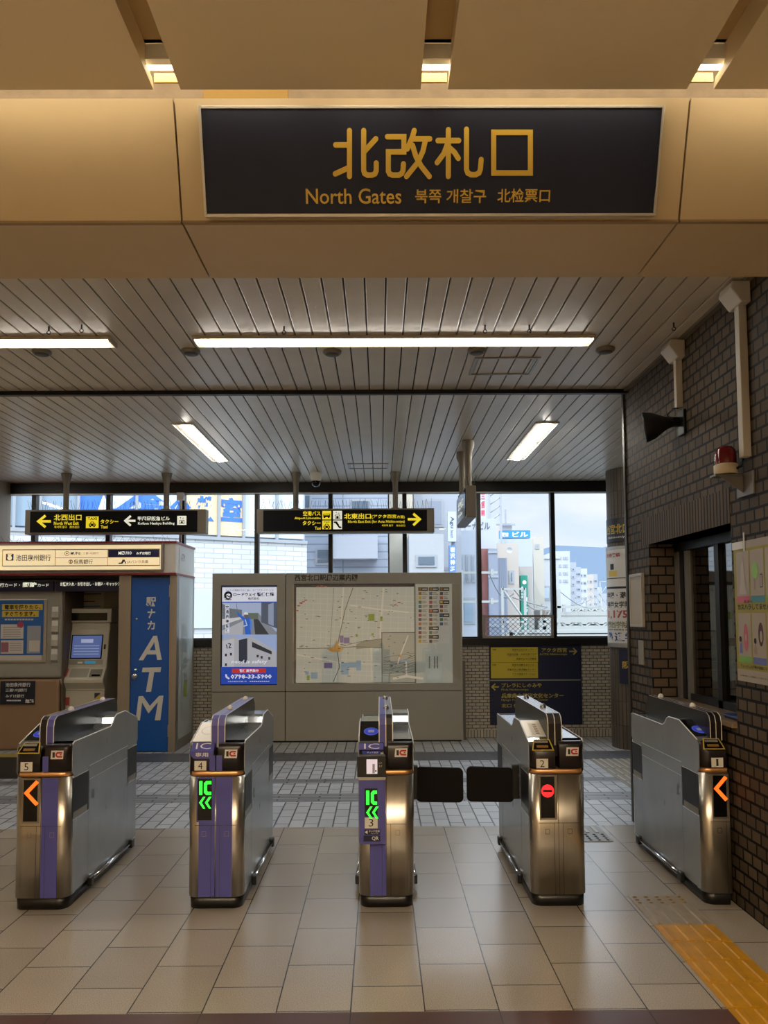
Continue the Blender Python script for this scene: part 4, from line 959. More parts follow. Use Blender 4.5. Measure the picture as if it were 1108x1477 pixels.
# lit advert
ad = MB(); ad.prect(SB, 319, 844.5, 399.5, 988, .0012, screenblk); ado = ad.build('advert_frame', bd)
def em_(n, c_, e=.42): return mat('ad_'+n, c_, .25, 0, .5, emit=e, ecol=c_)
def A(x, y): return (310+x*110/985, 835+y*165/1477)
P = MB()
def ar(x0, y0, x1, y1, l, m): P.prect(SB, *A(x0, y0), *A(x1, y1), l, m)
def ap(pts, l, m): P.ppoly(SB, [A(*p) for p in pts], l, m)
def at_(s, x0, y0, x1, y1, m, wt=.02, l=.005, sh=0): P.ptxt(SB, s, *A(x0, y0), *A(x1, y1), l, m, wt, 1, sh)
adw, adb, adk = em_('white', '#d6dcee'), em_('blue', '#1d46b0'), em_('ink', '#15171c', .0)
ar(95, 105, 800, 300, .002, adw); ar(95, 295, 800, 305, .0025, adb); ar(80, 90, 800, 106, .0022, em_('navy', '#20304f'))
at_('すべてのお客様のために 誠心。まごころガードサービス', 140, 135, 755, 158, em_('inkb', '#34405f'), .0); at_('ロードウェイ', 240, 180, 530, 222, adk, .03); at_('警備保障', 545, 175, 765, 224, adk, .03); at_('株式会社', 430, 237, 575, 270, adk, .01)
P.disc(SB, *SB.px(*A(172, 212)), .052, .004, adk, 18); P.disc(SB, *SB.px(*A(176, 220)), .03, .005, adw, 14); P.pstroke(SB, [A(128, 245), A(160, 215), A(190, 235), A(215, 205)], .012, .006, adk); ar(130, 263, 215, 271, .004, adk)
# street picture
ar(95, 305, 800, 718, .002, em_('pic_sky', '#9fb0d0')); ap([(95, 560), (500, 440), (560, 440), (800, 690), (800, 718), (95, 718)], .0025, em_('road', '#7d8695')); ap([(95, 670), (370, 540), (360, 718), (95, 718)], .003, em_('pave', '#aab0bb')); ap([(500, 500), (545, 500), (700, 718), (520, 718)], .003, em_('asphalt', '#343a44'))
ap([(600, 305), (800, 305), (800, 640), (600, 560)], .003, em_('housedark', '#4a566c')); ap([(690, 330), (760, 305), (760, 610), (690, 580)], .0035, em_('house', '#8796b4')); ap([(95, 320), (200, 380), (350, 400), (350, 500), (95, 560)], .003, em_('fence', '#66707a')); ap([(95, 520), (360, 490), (360, 510), (95, 600)], .0035, em_('guard', '#c7cbd0')); ar(400, 440, 560, 520, .003, em_('trees', '#5c6a64'))
for kk, ch in enumerate('交通誘導警備'): 
    ar(135, 335+kk*61, 187, 390+kk*61, .004, adw); at_(ch, 140, 342+kk*61, 182, 384+kk*61, adk, .02)
gb = em_('guardblue', '#2a62c8'); ap([(380, 500), (450, 495), (470, 560), (455, 620), (470, 718), (395, 718), (385, 620), (372, 560)], .004, gb); ap([(290, 410), (310, 440), (395, 510), (370, 540), (295, 465)], .004, gb); ap([(440, 500), (480, 560), (470, 650), (452, 650), (455, 560)], .0042, em_('guardblue2', '#4a80d8')); P.pstroke(SB, [A(280, 320), A(288, 400)], .006, .004, em_('baton', '#8d4a50')); P.disc(SB, *SB.px(*A(405, 475)), .028, .0043, em_('face', '#6d584c'), 12); P.poly(SB, [SB.px(*A(*p)) for p in ((372, 460), (380, 435), (405, 428), (428, 440), (432, 462))], .005, adw); P.pstroke(SB, [A(395, 530), A(415, 600), A(375, 610)], .012, .005, em_('vest', '#b9c4d8'))
# building picture
ar(95, 722, 800, 1135, .002, em_('pic_sky2', '#93a9d6')); ap([(95, 780), (250, 735), (310, 780), (480, 745), (790, 930), (800, 1135), (95, 1135)], .003, em_('bld', '#a9adb8')); ap([(310, 790), (420, 765), (420, 1080), (310, 1080)], .0035, em_('blddark', '#2c3447')); ap([(480, 810), (735, 935), (735, 975), (480, 880)], .0035, em_('bldwin', '#2a2f3a')); ap([(95, 800), (250, 770), (250, 1135), (95, 1135)], .0034, em_('bldlite', '#b9bdc9'))
for (x, y_) in ((540, 980), (592, 995), (130, 965), (195, 955), (130, 1090), (690, 1010)): ar(x, y_, x+26, y_+34, .004, em_('bldwin', '#2a2f3a'))
P.pstroke(SB, [A(150, 850), A(160, 895)], .012, .004, em_('bldwin', '#2a2f3a')); P.pstroke(SB, [A(175, 835), A(205, 840), A(185, 890), A(210, 885)], .012, .004, em_('bldwin', '#2a2f3a'))
at_('need is safety', 215, 1045, 670, 1102, em_('safety', '#e3ebff'), .012, .006, .15)
ar(80, 1135, 800, 1358, .002, adb); ar(222, 1160, 660, 1212, .003, em_('red', '#c23428')); at_('警備員募集中', 320, 1166, 565, 1204, adw, .03); at_('0798-33-5900', 205, 1232, 735, 1288, adw, .035)
P.pstroke(SB, [A(145, 1240), A(150, 1265), A(180, 1285)], .022, .005, adw); at_('西宮市高松町四番八号', 170, 1315, 410, 1332, adw, .0); [ar(450+k*26, 1317, 470+k*26, 1326, .005, adw) for k in range(10)]
P.build('advert_picture', ado)
# map
def mm_(n, c_, e=.16): return mat('map_'+n, c_, .3, 0, .4, emit=e, ecol=c_)  # faint emission added so the map does not go dark in the hall
def M(x, y): return (415+x*255/1108, 820+y*180/782)
mp_ = MB(); mp_.prect(SB, *M(40, 97), *M(802, 716), .0012, navy); mp_.prect(SB, *M(802, 97), *M(1035, 716), .0012, mm_('side', '#a9b0a8', .2)); mpo = mp_.build('map_frame', bd)
P = MB()
def mr_(x0, y0, x1, y1, l, m): P.prect(SB, *M(x0, y0), *M(x1, y1), l, m)
mr_(54, 118, 798, 712, .002, mm_('ground', '#b4bab0', .22)); rd = mm_('road', '#c9ccc4'); rl = mm_('rail', '#5d5f5c'); gr_ = mm_('green', '#7f9a2e'); pu = mm_('purple', '#75689a'); bl = mm_('blue', '#7fa5c0'); orr = mm_('orange', '#c99a4e'); kk_ = mm_('ink', '#2a2a2a', 0); wh = mm_('white', '#d3d3c6')
rs = random.Random(3)
def ms(pts, w, m, l=.003): P.pstroke(SB, [M(*p) for p in pts], w, l, m, False)
for x in range(80, 800, 44): ms([(x+rs.uniform(-8, 8), 120), (x-10+rs.uniform(-8, 8), 420), (x-28, 710)], .005, rd)
for y_ in range(150, 700, 34): ms([(56, y_+rs.uniform(-6, 6)), (400, y_+14+rs.uniform(-8, 8)), (796, y_+24)], .005, rd)
for pts in ([(350, 120), (330, 420), (300, 710)], [(600, 120), (580, 400), (600, 710)], [(56, 540), (330, 590), (580, 600)], [(390, 230), (560, 255), (760, 275)], [(520, 430), (530, 700)]): ms(pts, .018, wh, .0034)
ms([(410, 120), (360, 260), (325, 420), (310, 500), (325, 620), (285, 712)], .010, rl, .004); ms([(56, 502), (300, 498), (420, 490), (590, 495)], .010, rl, .004); ms([(330, 490), (450, 460), (590, 440), (796, 448)], .006, rl, .004); ms([(290, 120), (265, 500)], .005, rl, .004)
P.ppoly(SB, [M(245, 505), M(295, 485), M(308, 445), (M(322, 485)), M(352, 503), M(330, 522), M(285, 524)], .005, orr)
for q_ in ((505, 285, 545, 328, gr_), (580, 300, 595, 330, gr_), (525, 405, 540, 420, gr_), (120, 670, 138, 700, gr_), (425, 410, 440, 428, gr_), (328, 420, 350, 465, pu), (352, 432, 388, 470, pu), (228, 590, 280, 625, pu), (335, 590, 382, 665, bl), (382, 588, 430, 620, bl), (430, 575, 460, 640, bl), (145, 650, 188, 690, bl), (110, 645, 132, 665, bl)): mr_(*q_[:4], .0045, q_[4])
P.ppoly(SB, [M(430, 475), M(480, 450), M(590, 440), M(590, 490), M(430, 505)], .0036, mm_('park', '#8f9383'))
rdm = mm_('redmark', '#a8483e')
for kx_, ky_ in ((60, 230), (75, 215), (90, 205), (50, 260), (180, 108), (205, 106), (230, 110), (105, 195), (665, 225), (690, 210)): mr_(kx_, ky_, kx_+18, ky_+7, .005, rdm)
for i in range(90):
    x = rs.uniform(70, 770); y_ = rs.uniform(130, 700); mr_(x, y_, x+rs.uniform(6, 22), y_+3.5, .0048, kk_)
mr_(588, 400, 800, 714, .0055, kk_); mr_(592, 404, 798, 712, .006, mm_('inset', '#a3a89d'))
for i in range(26):
    x = rs.uniform(600, 770); y_ = rs.uniform(415, 690); mr_(x, y_, x+rs.uniform(6, 20), y_+3, .0066, kk_)
for i in range(9): y_ = 560+i*14; ms([(600, y_), (680, y_+rs.uniform(-20, 30)), (796, y_-30)], .004, rl, .0064)
ms([(755, 420), (700, 560), (690, 600)], .014, wh, .0065); ms([(660, 690), (745, 675), (850, 690)], .03, wh, .0065); ms([(742, 580), (745, 670)], .02, wh, .0065); P.ppoly(SB, [M(697, 556), M(706, 536), M(718, 556)], .007, orr); ms([(700, 578), (760, 578)], .02, bl, .0068)
P.build('map_picture', mpo)
P = MB(); mr_(815, 115, 1016, 470, .002, mm_('list', '#b7b9b1'))
cols = ['#6b2f36', '#7a5f2c', '#b39a2a', '#3c6a44', '#2f5a7a', '#3a3232', '#8a3448', '#4a4a48', '#a05a44', '#35506a']
for c_ in range(3):
    for r in range(13 if c_ < 2 else 9):
        x = 818+c_*67; y_ = 118+r*27.2
        dk_ = r == 0 or (c_ == 1 and r in (5, 9, 11)) or (c_ == 2 and r in (3, 6))
        if dk_: mr_(x, y_, x+62, y_+23, .003, kk_); mr_(x+4, y_+4, x+20, y_+19, .004, mm_('c'+str(rs.randrange(10)), rs.choice(cols))); mr_(x+26, y_+9, x+56, y_+14, .004, wh)
        else:
            mr_(x+2, y_+2, x+22, y_+21, .003, mm_('k'+str((c_*13+r) % 10), cols[(c_*13+r) % 10]))
            for e in range(3): mr_(x+26, y_+4+e*6, x+44+rs.uniform(0, 16), y_+6+e*6, .003, kk_)
for e in range(3):
    for f_ in range(9): mr_(885+e*18+(14 if e else 0), 552+f_*8.5, 893+e*18+(14 if e else 0), 557+f_*8.5, .003, kk_)
P.build('directory', mpo)
MB().box(*[SB.px(424, 0)[0], SB.px(653.5, 0)[0]], MBy-.016, MBy-.012, SB.px(540, 986)[1], SB.px(540, 843)[1], poster_glass).build('cover_glass', mpo)
b = MB(); sd2 = mat('side_metal', '#6a665e', .4, .6); b.box(1.06, 1.10, 9.8, 9.93, 0, 1.0, sd2); b.box(1.02, 1.06, 9.86, 9.9, .05, .99, sd2)
one(b, 'folded_barrier', 'grey metal post and plate leaning behind the right end of the map board', 'barrier', (1.06, 9.86, 0))

# ------------------------------------------------------------------ navy direction sign under the window
ns = thing('wall_sign', 'navy wall sign with two yellow panels and arrows under the window', 'sign', (2.03, BY, .16))
YN = BY-.02; SN = facing(YN)
MB().box(1.43, 2.635, YN, BY-.0042, .165, .60, navy).box(1.43, 2.635, YN, BY-.0042, .60, 1.194, navy).build('panel', ns, .003)
L = MB(); yy_ = mat('navy_sign_yellow', '#b8a52a', .5); yt = mat('navy_sign_text', '#a8983c', .5)
def N_(x, y): return (690+x*170/1108, 920+y*140/912)
def nt_(s, x0, y0, x1, y1, m=yt, wt=.01): L.ptxt(SN, s, *N_(x0, y0), *N_(x1, y1), .0025, m, wt)
L.prect(SN, *N_(118, 90), *N_(562, 229), .0012, yy_); L.prect(SN, *N_(118, 234), *N_(562, 378), .0012, yy_); L.prect(SN, *N_(92, 394), *N_(962, 401), .0012, mat('navy_rule', '#7d7a72', .5)); L.build('yellow_panels', ns)
L = MB(); ik = mat('ink_on_yellow', '#2b2a14', .5)
for s, x0, y0, x1, y1 in (('東館', 132, 103, 168, 117), ('西宮市立北口ギャラリー', 318, 102, 545, 122), ('西宮市民館・大学交流プラザ', 272, 145, 545, 166), ('西宮市立北口図書館', 358, 187, 545, 207), ('西館', 132, 247, 168, 261), ('西宮市消費生活センター', 318, 246, 545, 265), ('西宮市北口保健福祉センター', 275, 289, 545, 308), ('アクタ西宮ステーション', 322, 331, 545, 350)):
    nt_(s, x0, y0, x1, y1, ik, .01)
for y_ in (126, 169, 211, 270, 313, 355): nt_('Nishinomiya City Community Center', 330 if y_ != 169 else 285, y_, 545, y_+6, ik, 0)
nt_('アクタ西宮', 595, 95, 835, 135, yt, .02); nt_('ACTA Nishinomiya', 575, 144, 835, 168, yt, .01)
L.pstroke(SN, [N_(855, 127), N_(922, 127)], .016, .0025, yt, False); L.pstroke(SN, [N_(893, 97), N_(923, 127), N_(893, 157)], .016, .0025, yt, False)
L.pstroke(SN, [N_(195, 461), N_(130, 461)], .016, .0025, yt, False); L.pstroke(SN, [N_(160, 431), N_(128, 461), N_(160, 492)], .016, .0025, yt, False)
nt_('プレラにしのみや', 218, 425, 598, 466, yt, .02); nt_('Plela Nishinomiya', 218, 477, 472, 501, yt, .005); nt_('兵庫県立芸術文化センター', 218, 522, 803, 566, yt, .02); nt_('Hyogo Performing Arts Center', 218, 572, 655, 597, yt, .005); nt_('北口', 218, 620, 312, 655, yt, .02); nt_('保健センター', 330, 620, 600, 655, yt, .02)
L.build('lettering', ns)
wm = thing('mesh_guard', 'small framed wire mesh guard standing on the window sill', 'guard panel', (1.81, BY-.05, WZ0))
b = MB(); gx0, gx1, gz0, gz1 = 1.345, 2.275, WZ0+.001, WZ0+.30; yg0, yg1 = BY-.055, BY-.035; gm = mat('guard_frame', '#8b8880', .4, .5)
for q_ in ((gx0, gx1, gz0, gz0+.03), (gx0, gx1, gz1-.03, gz1), (gx0, gx0+.035, gz0+.03, gz1-.03), (gx1-.035, gx1, gz0+.03, gz1-.03)): b.box(q_[0], q_[1], yg0, yg1, q_[2], q_[3], gm)
b.build('frame', wm); b = MB(); wmz = mat('guard_wire', '#3c3f42', .4, .6)
n_ = 13; hh = (gz1-gz0-.06)
for i in range(-4, 14):
    for s_ in (1, -1):
        xa = gx0+.035+i*.066 if s_ > 0 else gx0+.035+(i+4)*.066; pts = []
        for e in range(9):
            x = xa+s_*e*.033; z = gz0+.03+hh*e/8
            if gx0+.03 < x < gx1-.03: pts.append((x, yg0+.01, z))
        if len(pts) > 1: b.tube(pts, .0028, wmz, 4, False)
b.build('mesh', wm)
# ------------------------------------------------------------------ ATM kiosk
KX = -2.42; KY = 9.03
kc = thing('bank_kiosk', 'cash machine kiosk with a lit bank signboard and red trim', 'kiosk', (-3.6, 9.4, 0))
kw = mat('kiosk_white', '#c9c3ba', .45); kred = mat('kiosk_red', '#7d1b22', .4); kgrey = mat('kiosk_grey', '#8d897f', .45, 0, .5, .03, 3); kbeige = mat('kiosk_beige', '#8a6f55', .45, 0, .4, .03, 3)
post_m = mat('kiosk_post_steel', '#a09a8f', .35, .8, .5, .05, 20, 0, 80, stretch=(1, 1, .05))
FY = 8.95
cn = MB(); cn.box(-6, KX, FY+.02, 9.86, 2.11, 2.47, kw); cno = cn.build('canopy', kc, .004)
r = MB(); r.box(-6, KX+.01, FY, 9.87, 2.465, 2.49, kred); r.box(-6, KX+.01, FY, 9.87, 2.09, 2.112, kred); r.build('red_trim', cno)
fr2 = MB(); fm = mat('sign_frame_steel', '#8f867a', .4, .6)
for q_ in ((-6, -2.56, 2.445, 2.462), (-6, -2.56, 2.135, 2.152), (-2.585, -2.56, 2.152, 2.445)): fr2.box(q_[0], q_[1], FY-.03, FY+.02, q_[2], q_[3], fm)
fr2.build('sign_frame', cno, .004)
lit = mat('kiosk_lit_cream', '#e8d2a6', .4, emit=.55, ecol='#f3dcae')
MB().box(-6, -2.586, FY-.012, FY+.019, 2.153, 2.444, lit).build('signboard', cno)
SK = facing(FY-.0125); L = MB(); kl = mat('kiosk_line', '#a89674', .5); kt = mat('kiosk_ink', '#3a352c', .5)
def K(x, y): return (x*300/1108, 690+y*160/591)
def kt_(s, x0, y0, x1, y1, m=kt, wt=.01): L.ptxt(SK, s, *K(x0, y0), *K(x1, y1), .0022, m, wt)
for q_ in ((13, 378, 852, 379.5), (13, 465, 852, 466.5), (296, 422, 572, 423.5)): L.prect(SK, *K(q_[0], q_[1]), *K(q_[2], q_[3]), .001, kl)
for x in (13, 294, 573, 851): L.prect(SK, *K(x, 378), *K(x+1.5, 466), .001, kl)
L.prect(SK, *K(577, 380), *K(849, 420), .0014, mat('kiosk_navy', '#15164a', .4))
L.prect(SK, *K(33, 402), *K(72, 438), .0022, mat('kiosk_blue', '#24476e', .5)); L.disc(SK, *SK.px(*K(52, 424)), .028, .003, lit, 14); L.ppoly(SK, [K(40, 404), K(66, 404), K(56, 414), K(44, 414)], .003, lit)
kt_('池田泉州銀行', 85, 406, 271, 440, mat('kiosk_slate', '#44566a', .5), .01)
kt_('MUFG', 377, 391, 428, 408, kt, .02); kt_('三菱UFJ銀行', 442, 393, 525, 407, mat('kiosk_inkpale', '#7d7465', .5), 0)
rk = mat('kiosk_redink', '#8a2a26', .5); ax_, ay_ = SK.px(*K(357, 400)); L.disc(SK, ax_, ay_, .028, .002, rk, 18); L.disc(SK, ax_, ay_, .022, .0028, lit, 18); L.disc(SK, ax_, ay_, .009, .0034, rk, 12)
ax_, ay_ = SK.px(*K(377, 444)); L.disc(SK, ax_, ay_, .026, .002, mat('kiosk_rose', '#b0786a', .5), 16); L.disc(SK, ax_, ay_, .017, .0028, lit, 16); L.prect(SK, *K(374, 436), *K(380, 452), .0034, mat('kiosk_rose', '#b0786a', .5))
kt_('但馬銀行', 394, 432, 495, 456, kt, .01); kt_('MIZUHO', 632, 389, 703, 406, swh, .02); kt_('みずほ銀行', 726, 391, 803, 407, swh, .02); kt_('JAバンク兵庫', 678, 436, 790, 455, kt, 0)
L.pstroke(SK, [K(634, 452), K(648, 452), K(656, 434)], .014, .002, kt); L.pstroke(SK, [K(652, 452), K(662, 436), K(670, 452)], .012, .002, kt); L.build('lettering', cno)
S6 = Sheet((KX+.0005, 0, 0), (0, 1, 0), (0, 0, 1)); b = MB(); b.rect(S6, 9.12, 2.16, 9.75, 2.43, .003, mat('side_sign', '#c5c6c2', .4)); b.txt(S6, 'ATM', 9.2, 2.27, 9.36, 2.36, .004, mat('ink_grey', '#4a463e', .5)); b.build('side_sign', cno)
b = MB(); zz = 2.49
for i in range(60):
    x = -5.2+2.7*i/59; b.tube([(x, FY+.05, zz), (x+random.uniform(-.05, .05), FY+.05+random.uniform(-.05, .05), zz+random.uniform(.03, .08))], .0018, spike, 4, False)
b.build('bird_spikes', cno, kind='stuff')
# posts and the blue door
MB().box(-3.11, -2.965, KY, KY+.12, 0, 2.09, post_m).build('post', kc, .004)
MB().box(-2.505, KX, KY, KY+.12, 0, 2.09, post_m).build('post', kc, .004)
dbl = mat('door_blue', '#0e4f9c', .3, 0, .5, .02, 3)
dr = MB(); dr.box(-2.962, -2.508, KY+.01, KY+.05, .012, 2.062, dbl); dro = dr.build('door', kc, .003)
MB().box(-2.965, -2.505, KY+.02, KY+.1, 2.063, 2.09, dark).box(-2.965, -2.505, KY+.03, KY+.1, 0, .0115, dark).build('door_frame', kc)
SD2 = facing(KY+.01); L = MB(); dw = mat('door_white', '#c9c5ba', .5)
def D(x, y): return (180+x*120/709, 850+y*250/1477)
def dt(s, x0, y0, x1, y1, wt=.02): L.ptxt(SD2, s, *D(x0, y0), *D(x1, y1), .001, dw, wt)
dt('駅', 182, 66, 268, 145, .03); dt('ナ', 195, 168, 260, 248, .03); dt('カ', 193, 270, 258, 346, .03)
def dp(*pts): L.ppoly(SD2, [D(*p) for p in pts], .001, dw)
# slanted block capitals A T M as outline polygons
dp((118, 605), (243, 398), (276, 395), (242, 470), (158, 605)); dp((243, 398), (276, 395), (316, 600), (276, 602)); dp((190, 555), (205, 520), (262, 520), (268, 555))
dp((153, 667), (312, 663), (305, 705), (146, 706)); dp((210, 704), (252, 704), (225, 873), (180, 874))
dp((118, 912), (155, 908), (130, 1118), (92, 1118)); dp((118, 912), (155, 908), (222, 1005), (202, 1058)); dp((330, 905), (292, 908), (205, 1003), (203, 1058)); dp((292, 908), (330, 905), (303, 1117), (256, 1117))
L.build('lettering', dro)
b = MB(); ka = SD2.px(*D(92, 738)); b.lathe([(.028, 0), (.03, .012), (.02, .02), (.02, .03), (.034, .04), (.034, .052), (.001, .056)], (ka[0], KY+.01, ka[1]), chrome, 18, (0, -1, 0)); ka = SD2.px(*D(92, 685)); b.lathe([(.017, 0), (.017, .008), (.001, .01)], (ka[0], KY+.01, ka[1]), chrome, 14, (0, -1, 0)); ka = SD2.px(*D(101, 253)); b.lathe([(.015, 0), (.015, .008), (.001, .01)], (ka[0], KY+.01, ka[1]), chrome, 14, (0, -1, 0)); b.build('knob', dro)
for z in (.25, 1.9): MB().box(-2.512, -2.498, KY-.008, KY+.0095, z-.07, z+.07, alu).build('hinge', dro, .003)
# glazed side
MB().box(KX-.016, KX-.004, KY+.12, 9.85, .12, 2.09, mat('kiosk_side_film', '#b9c2bf', .15, 0, .5)).build('side_pane', kc)
MB().box(KX-.03, KX, KY+.12, 9.87, 0, .119, post_m).box(KX-.04, KX, 9.84, 9.88, .12, 2.09, post_m).build('side_frame', kc)
S7 = Sheet((KX-.004, 0, 0), (0, 1, 0), (0, 0, 1)); b = MB(); gi = mat('film_grey', '#8d958f', .4)
for kk, ch in enumerate(('h', 's', 'e', 'y')): b.txt(S7, ch, 9.38, 1.35-kk*.2, 9.56, 1.50-kk*.2, .001, gi, .02)
b.rect(S7, 9.4, .6, 9.56, .8, .0008, mat('film_green', '#9aa548', .4)); b.rect(S7, 9.30, .35, 9.34, 1.5, .001, gi); b.build('film_lettering', kc)
# inside
MB().box(-6, KX-.05, 9.83, 9.87, 0, 2.1, kgrey).build('back_panel', kc)
MB().box(-6, KX-.05, KY+.12, 9.83, 2.06, 2.1, dark).build('soffit', kc)
b = MB()
b.box(-3.84, -3.11, 9.815, 9.8295, .0, .82, kbeige)
for z in (.82, .66, .5, .34): b.box(-3.84, -3.11, 9.812, 9.8145, z-.004, z+.004, dark)
b.build('wainscot', kc)
podx = -3.85; lm = MB()
lm.box(-6, podx, 9.2, 9.7, .86, 2.05, kgrey); lm.box(-6, podx-.02, 9.2, 9.7, 0, .852, kbeige); lm.build('left_cabinet', kc, .03)
b = MB(); b.box(podx+.0, podx+.02, 9.22, 9.82, 0, 2.05, mat('divider', '#55483a', .5)); b.build('divider', kc)
b = MB(); ns_ = mat('kiosk_strip_navy', '#0d1238', .35)
for a, c_ in ((-6, -3.94), (-3.915, -3.111)): b.box(a, c_, 9.14, 9.18, 1.905, 2.03, ns_)
st = b.build('header_strip', kc); SK2 = facing(9.14); L = MB()
def K2(x, y): return (x*180/1023, 820+y*260/1477)
def k2(s, x0, y0, x1, y1, m=swh, wt=.02, S_=SK2): L.ptxt(S_, s, *K2(x0, y0), *K2(x1, y1), .0015, m, wt)
k2('行カード・', 0, 120, 165, 152); k2('郵貯', 186, 112, 300, 154, swh, .04); k2('カード', 308, 124, 400, 150)
k2('お預け入れ・お引き出し・お振込・キャッシン', 494, 112, 988, 142, swh, .03); L.build('lettering', st)
# poster on the left cabinet
ps = thing('kiosk_poster', 'framed blue and yellow poster inside the cash machine kiosk', 'poster', (-4.3, 9.2, 1.0))
SP = facing(9.185); b = MB(); x0, z1 = SP.px(*K2(0, 252)); x1, z0 = SP.px(*K2(372, 772)); b.box(-5.2, x1, 9.185, 9.1995, z0, z1, alu); b.build('frame', ps, .006)
L = MB(); pbu = mat('kposter_blue', '#1d5796', .35); pyl = mat('kposter_yellow', '#bfa53a', .4); ppl = mat('kposter_pale', '#b9b3ab', .4)
def kr(x0, y0, x1, y1, l, m, S_=SP): L.prect(S_, *K2(x0, y0), *K2(x1, y1), l, m)
a, b1 = SP.px(*K2(0, 262)); c_, d_ = SP.px(*K2(352, 712)); L.rect(SP, -5.17, d_, c_, b1, .0012, pbu); a, b1 = SP.px(*K2(0, 712)); c_, d_ = SP.px(*K2(340, 752)); L.rect(SP, -5.17, d_, c_, b1, .0012, ppl)
kr(18, 292, 350, 340, .002, pyl); kr(18, 348, 318, 396, .002, pyl); kr(8, 458, 192, 575, .002, ppl); kr(8, 588, 190, 698, .002, ppl); kr(225, 470, 330, 695, .002, mat('kposter_grey', '#8d9096', .4)); kr(10, 605, 70, 685, .003, mat('kposter_rose', '#8a5a62', .4)); kr(240, 590, 325, 680, .003, ppl)
L.disc(SP, *SP.px(*K2(168, 462)), .04, .003, mat('kposter_red', '#a3384a', .4), 14)
for e in range(5): kr(25, 480+e*19, 170, 486+e*19, .003, mat('kposter_rule', '#8f8a84', .5))
for e in range(4): kr(80, 610+e*19, 178, 616+e*19, .003, mat('kposter_rule', '#8f8a84', .5))
L.build('picture', ps); L = MB(); L.ptxt(SP, '電車を降りたら、', *K2(38, 298), *K2(335, 335), .003, inkm, .03, 1); L.ptxt(SP, 'すぐあります。', *K2(38, 354), *K2(290, 392), .003, inkm, .03, 1); [kr(40+k*24, 412, 58+k*24, 424, .003, ppl) for k in range(10)]; L.build('lettering', ps)
fp = thing('fee_plate', 'small navy plate listing banks on the beige kiosk cabinet', 'sign', (-4.4, 9.2, .5)); SQ = facing(9.185); b = MB(); b.box(SQ.px(*K2(28, 0))[0], SQ.px(*K2(307, 0))[0], 9.185, 9.1995, SQ.px(*K2(100, 1115))[1], SQ.px(*K2(100, 922))[1], mat('fee_navy', '#0e1428', .4)); b.build('panel', fp)
L = MB(); k2('池田泉州銀行', 46, 936, 250, 970, white_ink, .01, SQ); k2('三菱UFJ銀行', 46, 984, 222, 1014, white_ink, .01, SQ); k2('みずほ銀行', 46, 1032, 198, 1058, white_ink, .01, SQ); k2('無料', 208, 1070, 278, 1102, white_ink, .03, SQ); [kr(56+k*13, 1076, 66+k*13, 1087, .0015, white_ink, SQ) for k in range(9)]; L.build('lettering', fp)
# leaflet rack
lr = thing('leaflet_rack', 'upright grey leaflet rack of four pockets inside the kiosk', 'rack', (-3.91, 9.2, 1.02)); lg = mat('leaflet_grey', '#a5a196', .5)
b = MB(); b.box(-3.96, -3.875, 9.188, 9.1995, 1.02, 1.72, lg); b.build('back', lr)
for k_ in range(4):
    z = 1.05+k_*.17; b = MB(); b.prism([(9.188, z), (9.15, z+.03), (9.15, z+.10), (9.188, z+.02)], 'x', -3.958, -3.877, lg); b.prism([(9.185, z+.03), (9.155, z+.06), (9.155, z+.16), (9.165, z+.16)], 'x', -3.955, -3.88, mat('leaflet_paper', '#c9c6bc', .6)); b.build('pocket', lr)
# cash machine
am = thing('cash_machine', 'beige cash machine with a blue screen inside the kiosk', 'cash machine', (-3.65, 9.5, 0)); ab = mat('machine_beige', '#b4ae9c', .45, 0, .5, .02, 4)
AX0, AX1 = -3.90, -3.36
b = MB(); b.prism([(9.30, 0), (9.30, .72), (9.24, .80), (9.24, .84), (9.36, .98), (9.44, 1.40), (9.46, 1.44), (9.46, 1.52), (9.8, 1.52), (9.8, 0)], 'x', AX0, AX1, ab); bo = b.build('body', am, .012)
b = MB(); b.box(AX0-.02, AX1+.02, 9.44, 9.81, 1.525, 1.70, ab); b.build('head', am, .01)
SF_ = facing(9.44); b = MB(); b.box(AX0+.03, AX1-.03, 9.43, 9.441, 1.55, 1.645, screenblk); b.build('mirror_strip', am)
sv = Vector((0, .08, .42)).normalized(); SS_ = Sheet((0, 9.36, .98), (1, 0, 0), (0, .08, .42))
b = MB(); scr = mat('machine_screen', '#44568e', .15, emit=.5, ecol='#5a6a9c'); b.rect(SS_, AX0+.08, .10, AX1-.07, .40, .002, screenblk); so_ = b.build('screen_bezel', am)
b = MB(); b.rect(SS_, AX0+.095, .115, AX1-.085, .39, .003, scr); b.rect(SS_, AX0+.20, .30, AX1-.19, .345, .004, mat('screen_logo', '#a9b4d8', .3, emit=.4)); 
for e in range(4): b.rect(SS_, AX0+.12, .155+e*.034, AX1-.11, .165+e*.034, .004, mat('screen_text', '#8d98c4', .3, emit=.4))
b.build('screen', so_)
b = MB(); b.rect(SS_, AX0+.05, .03, AX1-.05, .09, .002, mat('machine_grey', '#8f8b7e', .4)); b.rect(SS_, AX0+.27, .04, AX1-.14, .075, .003, mat('machine_cyan', '#3a8ab0', .3, emit=.3)); b.rect(SS_, AX0+.18, .045, AX0+.24, .065, .003, whitepaint); b.disc(SS_, AX0+.045, .26, .022, .003, mat('machine_lamp', '#e9e6da', .3, emit=.6), 14); b.rect(SS_, AX1-.055, .22, AX1-.03, .28, .003, dark); b.build('buttons', am)
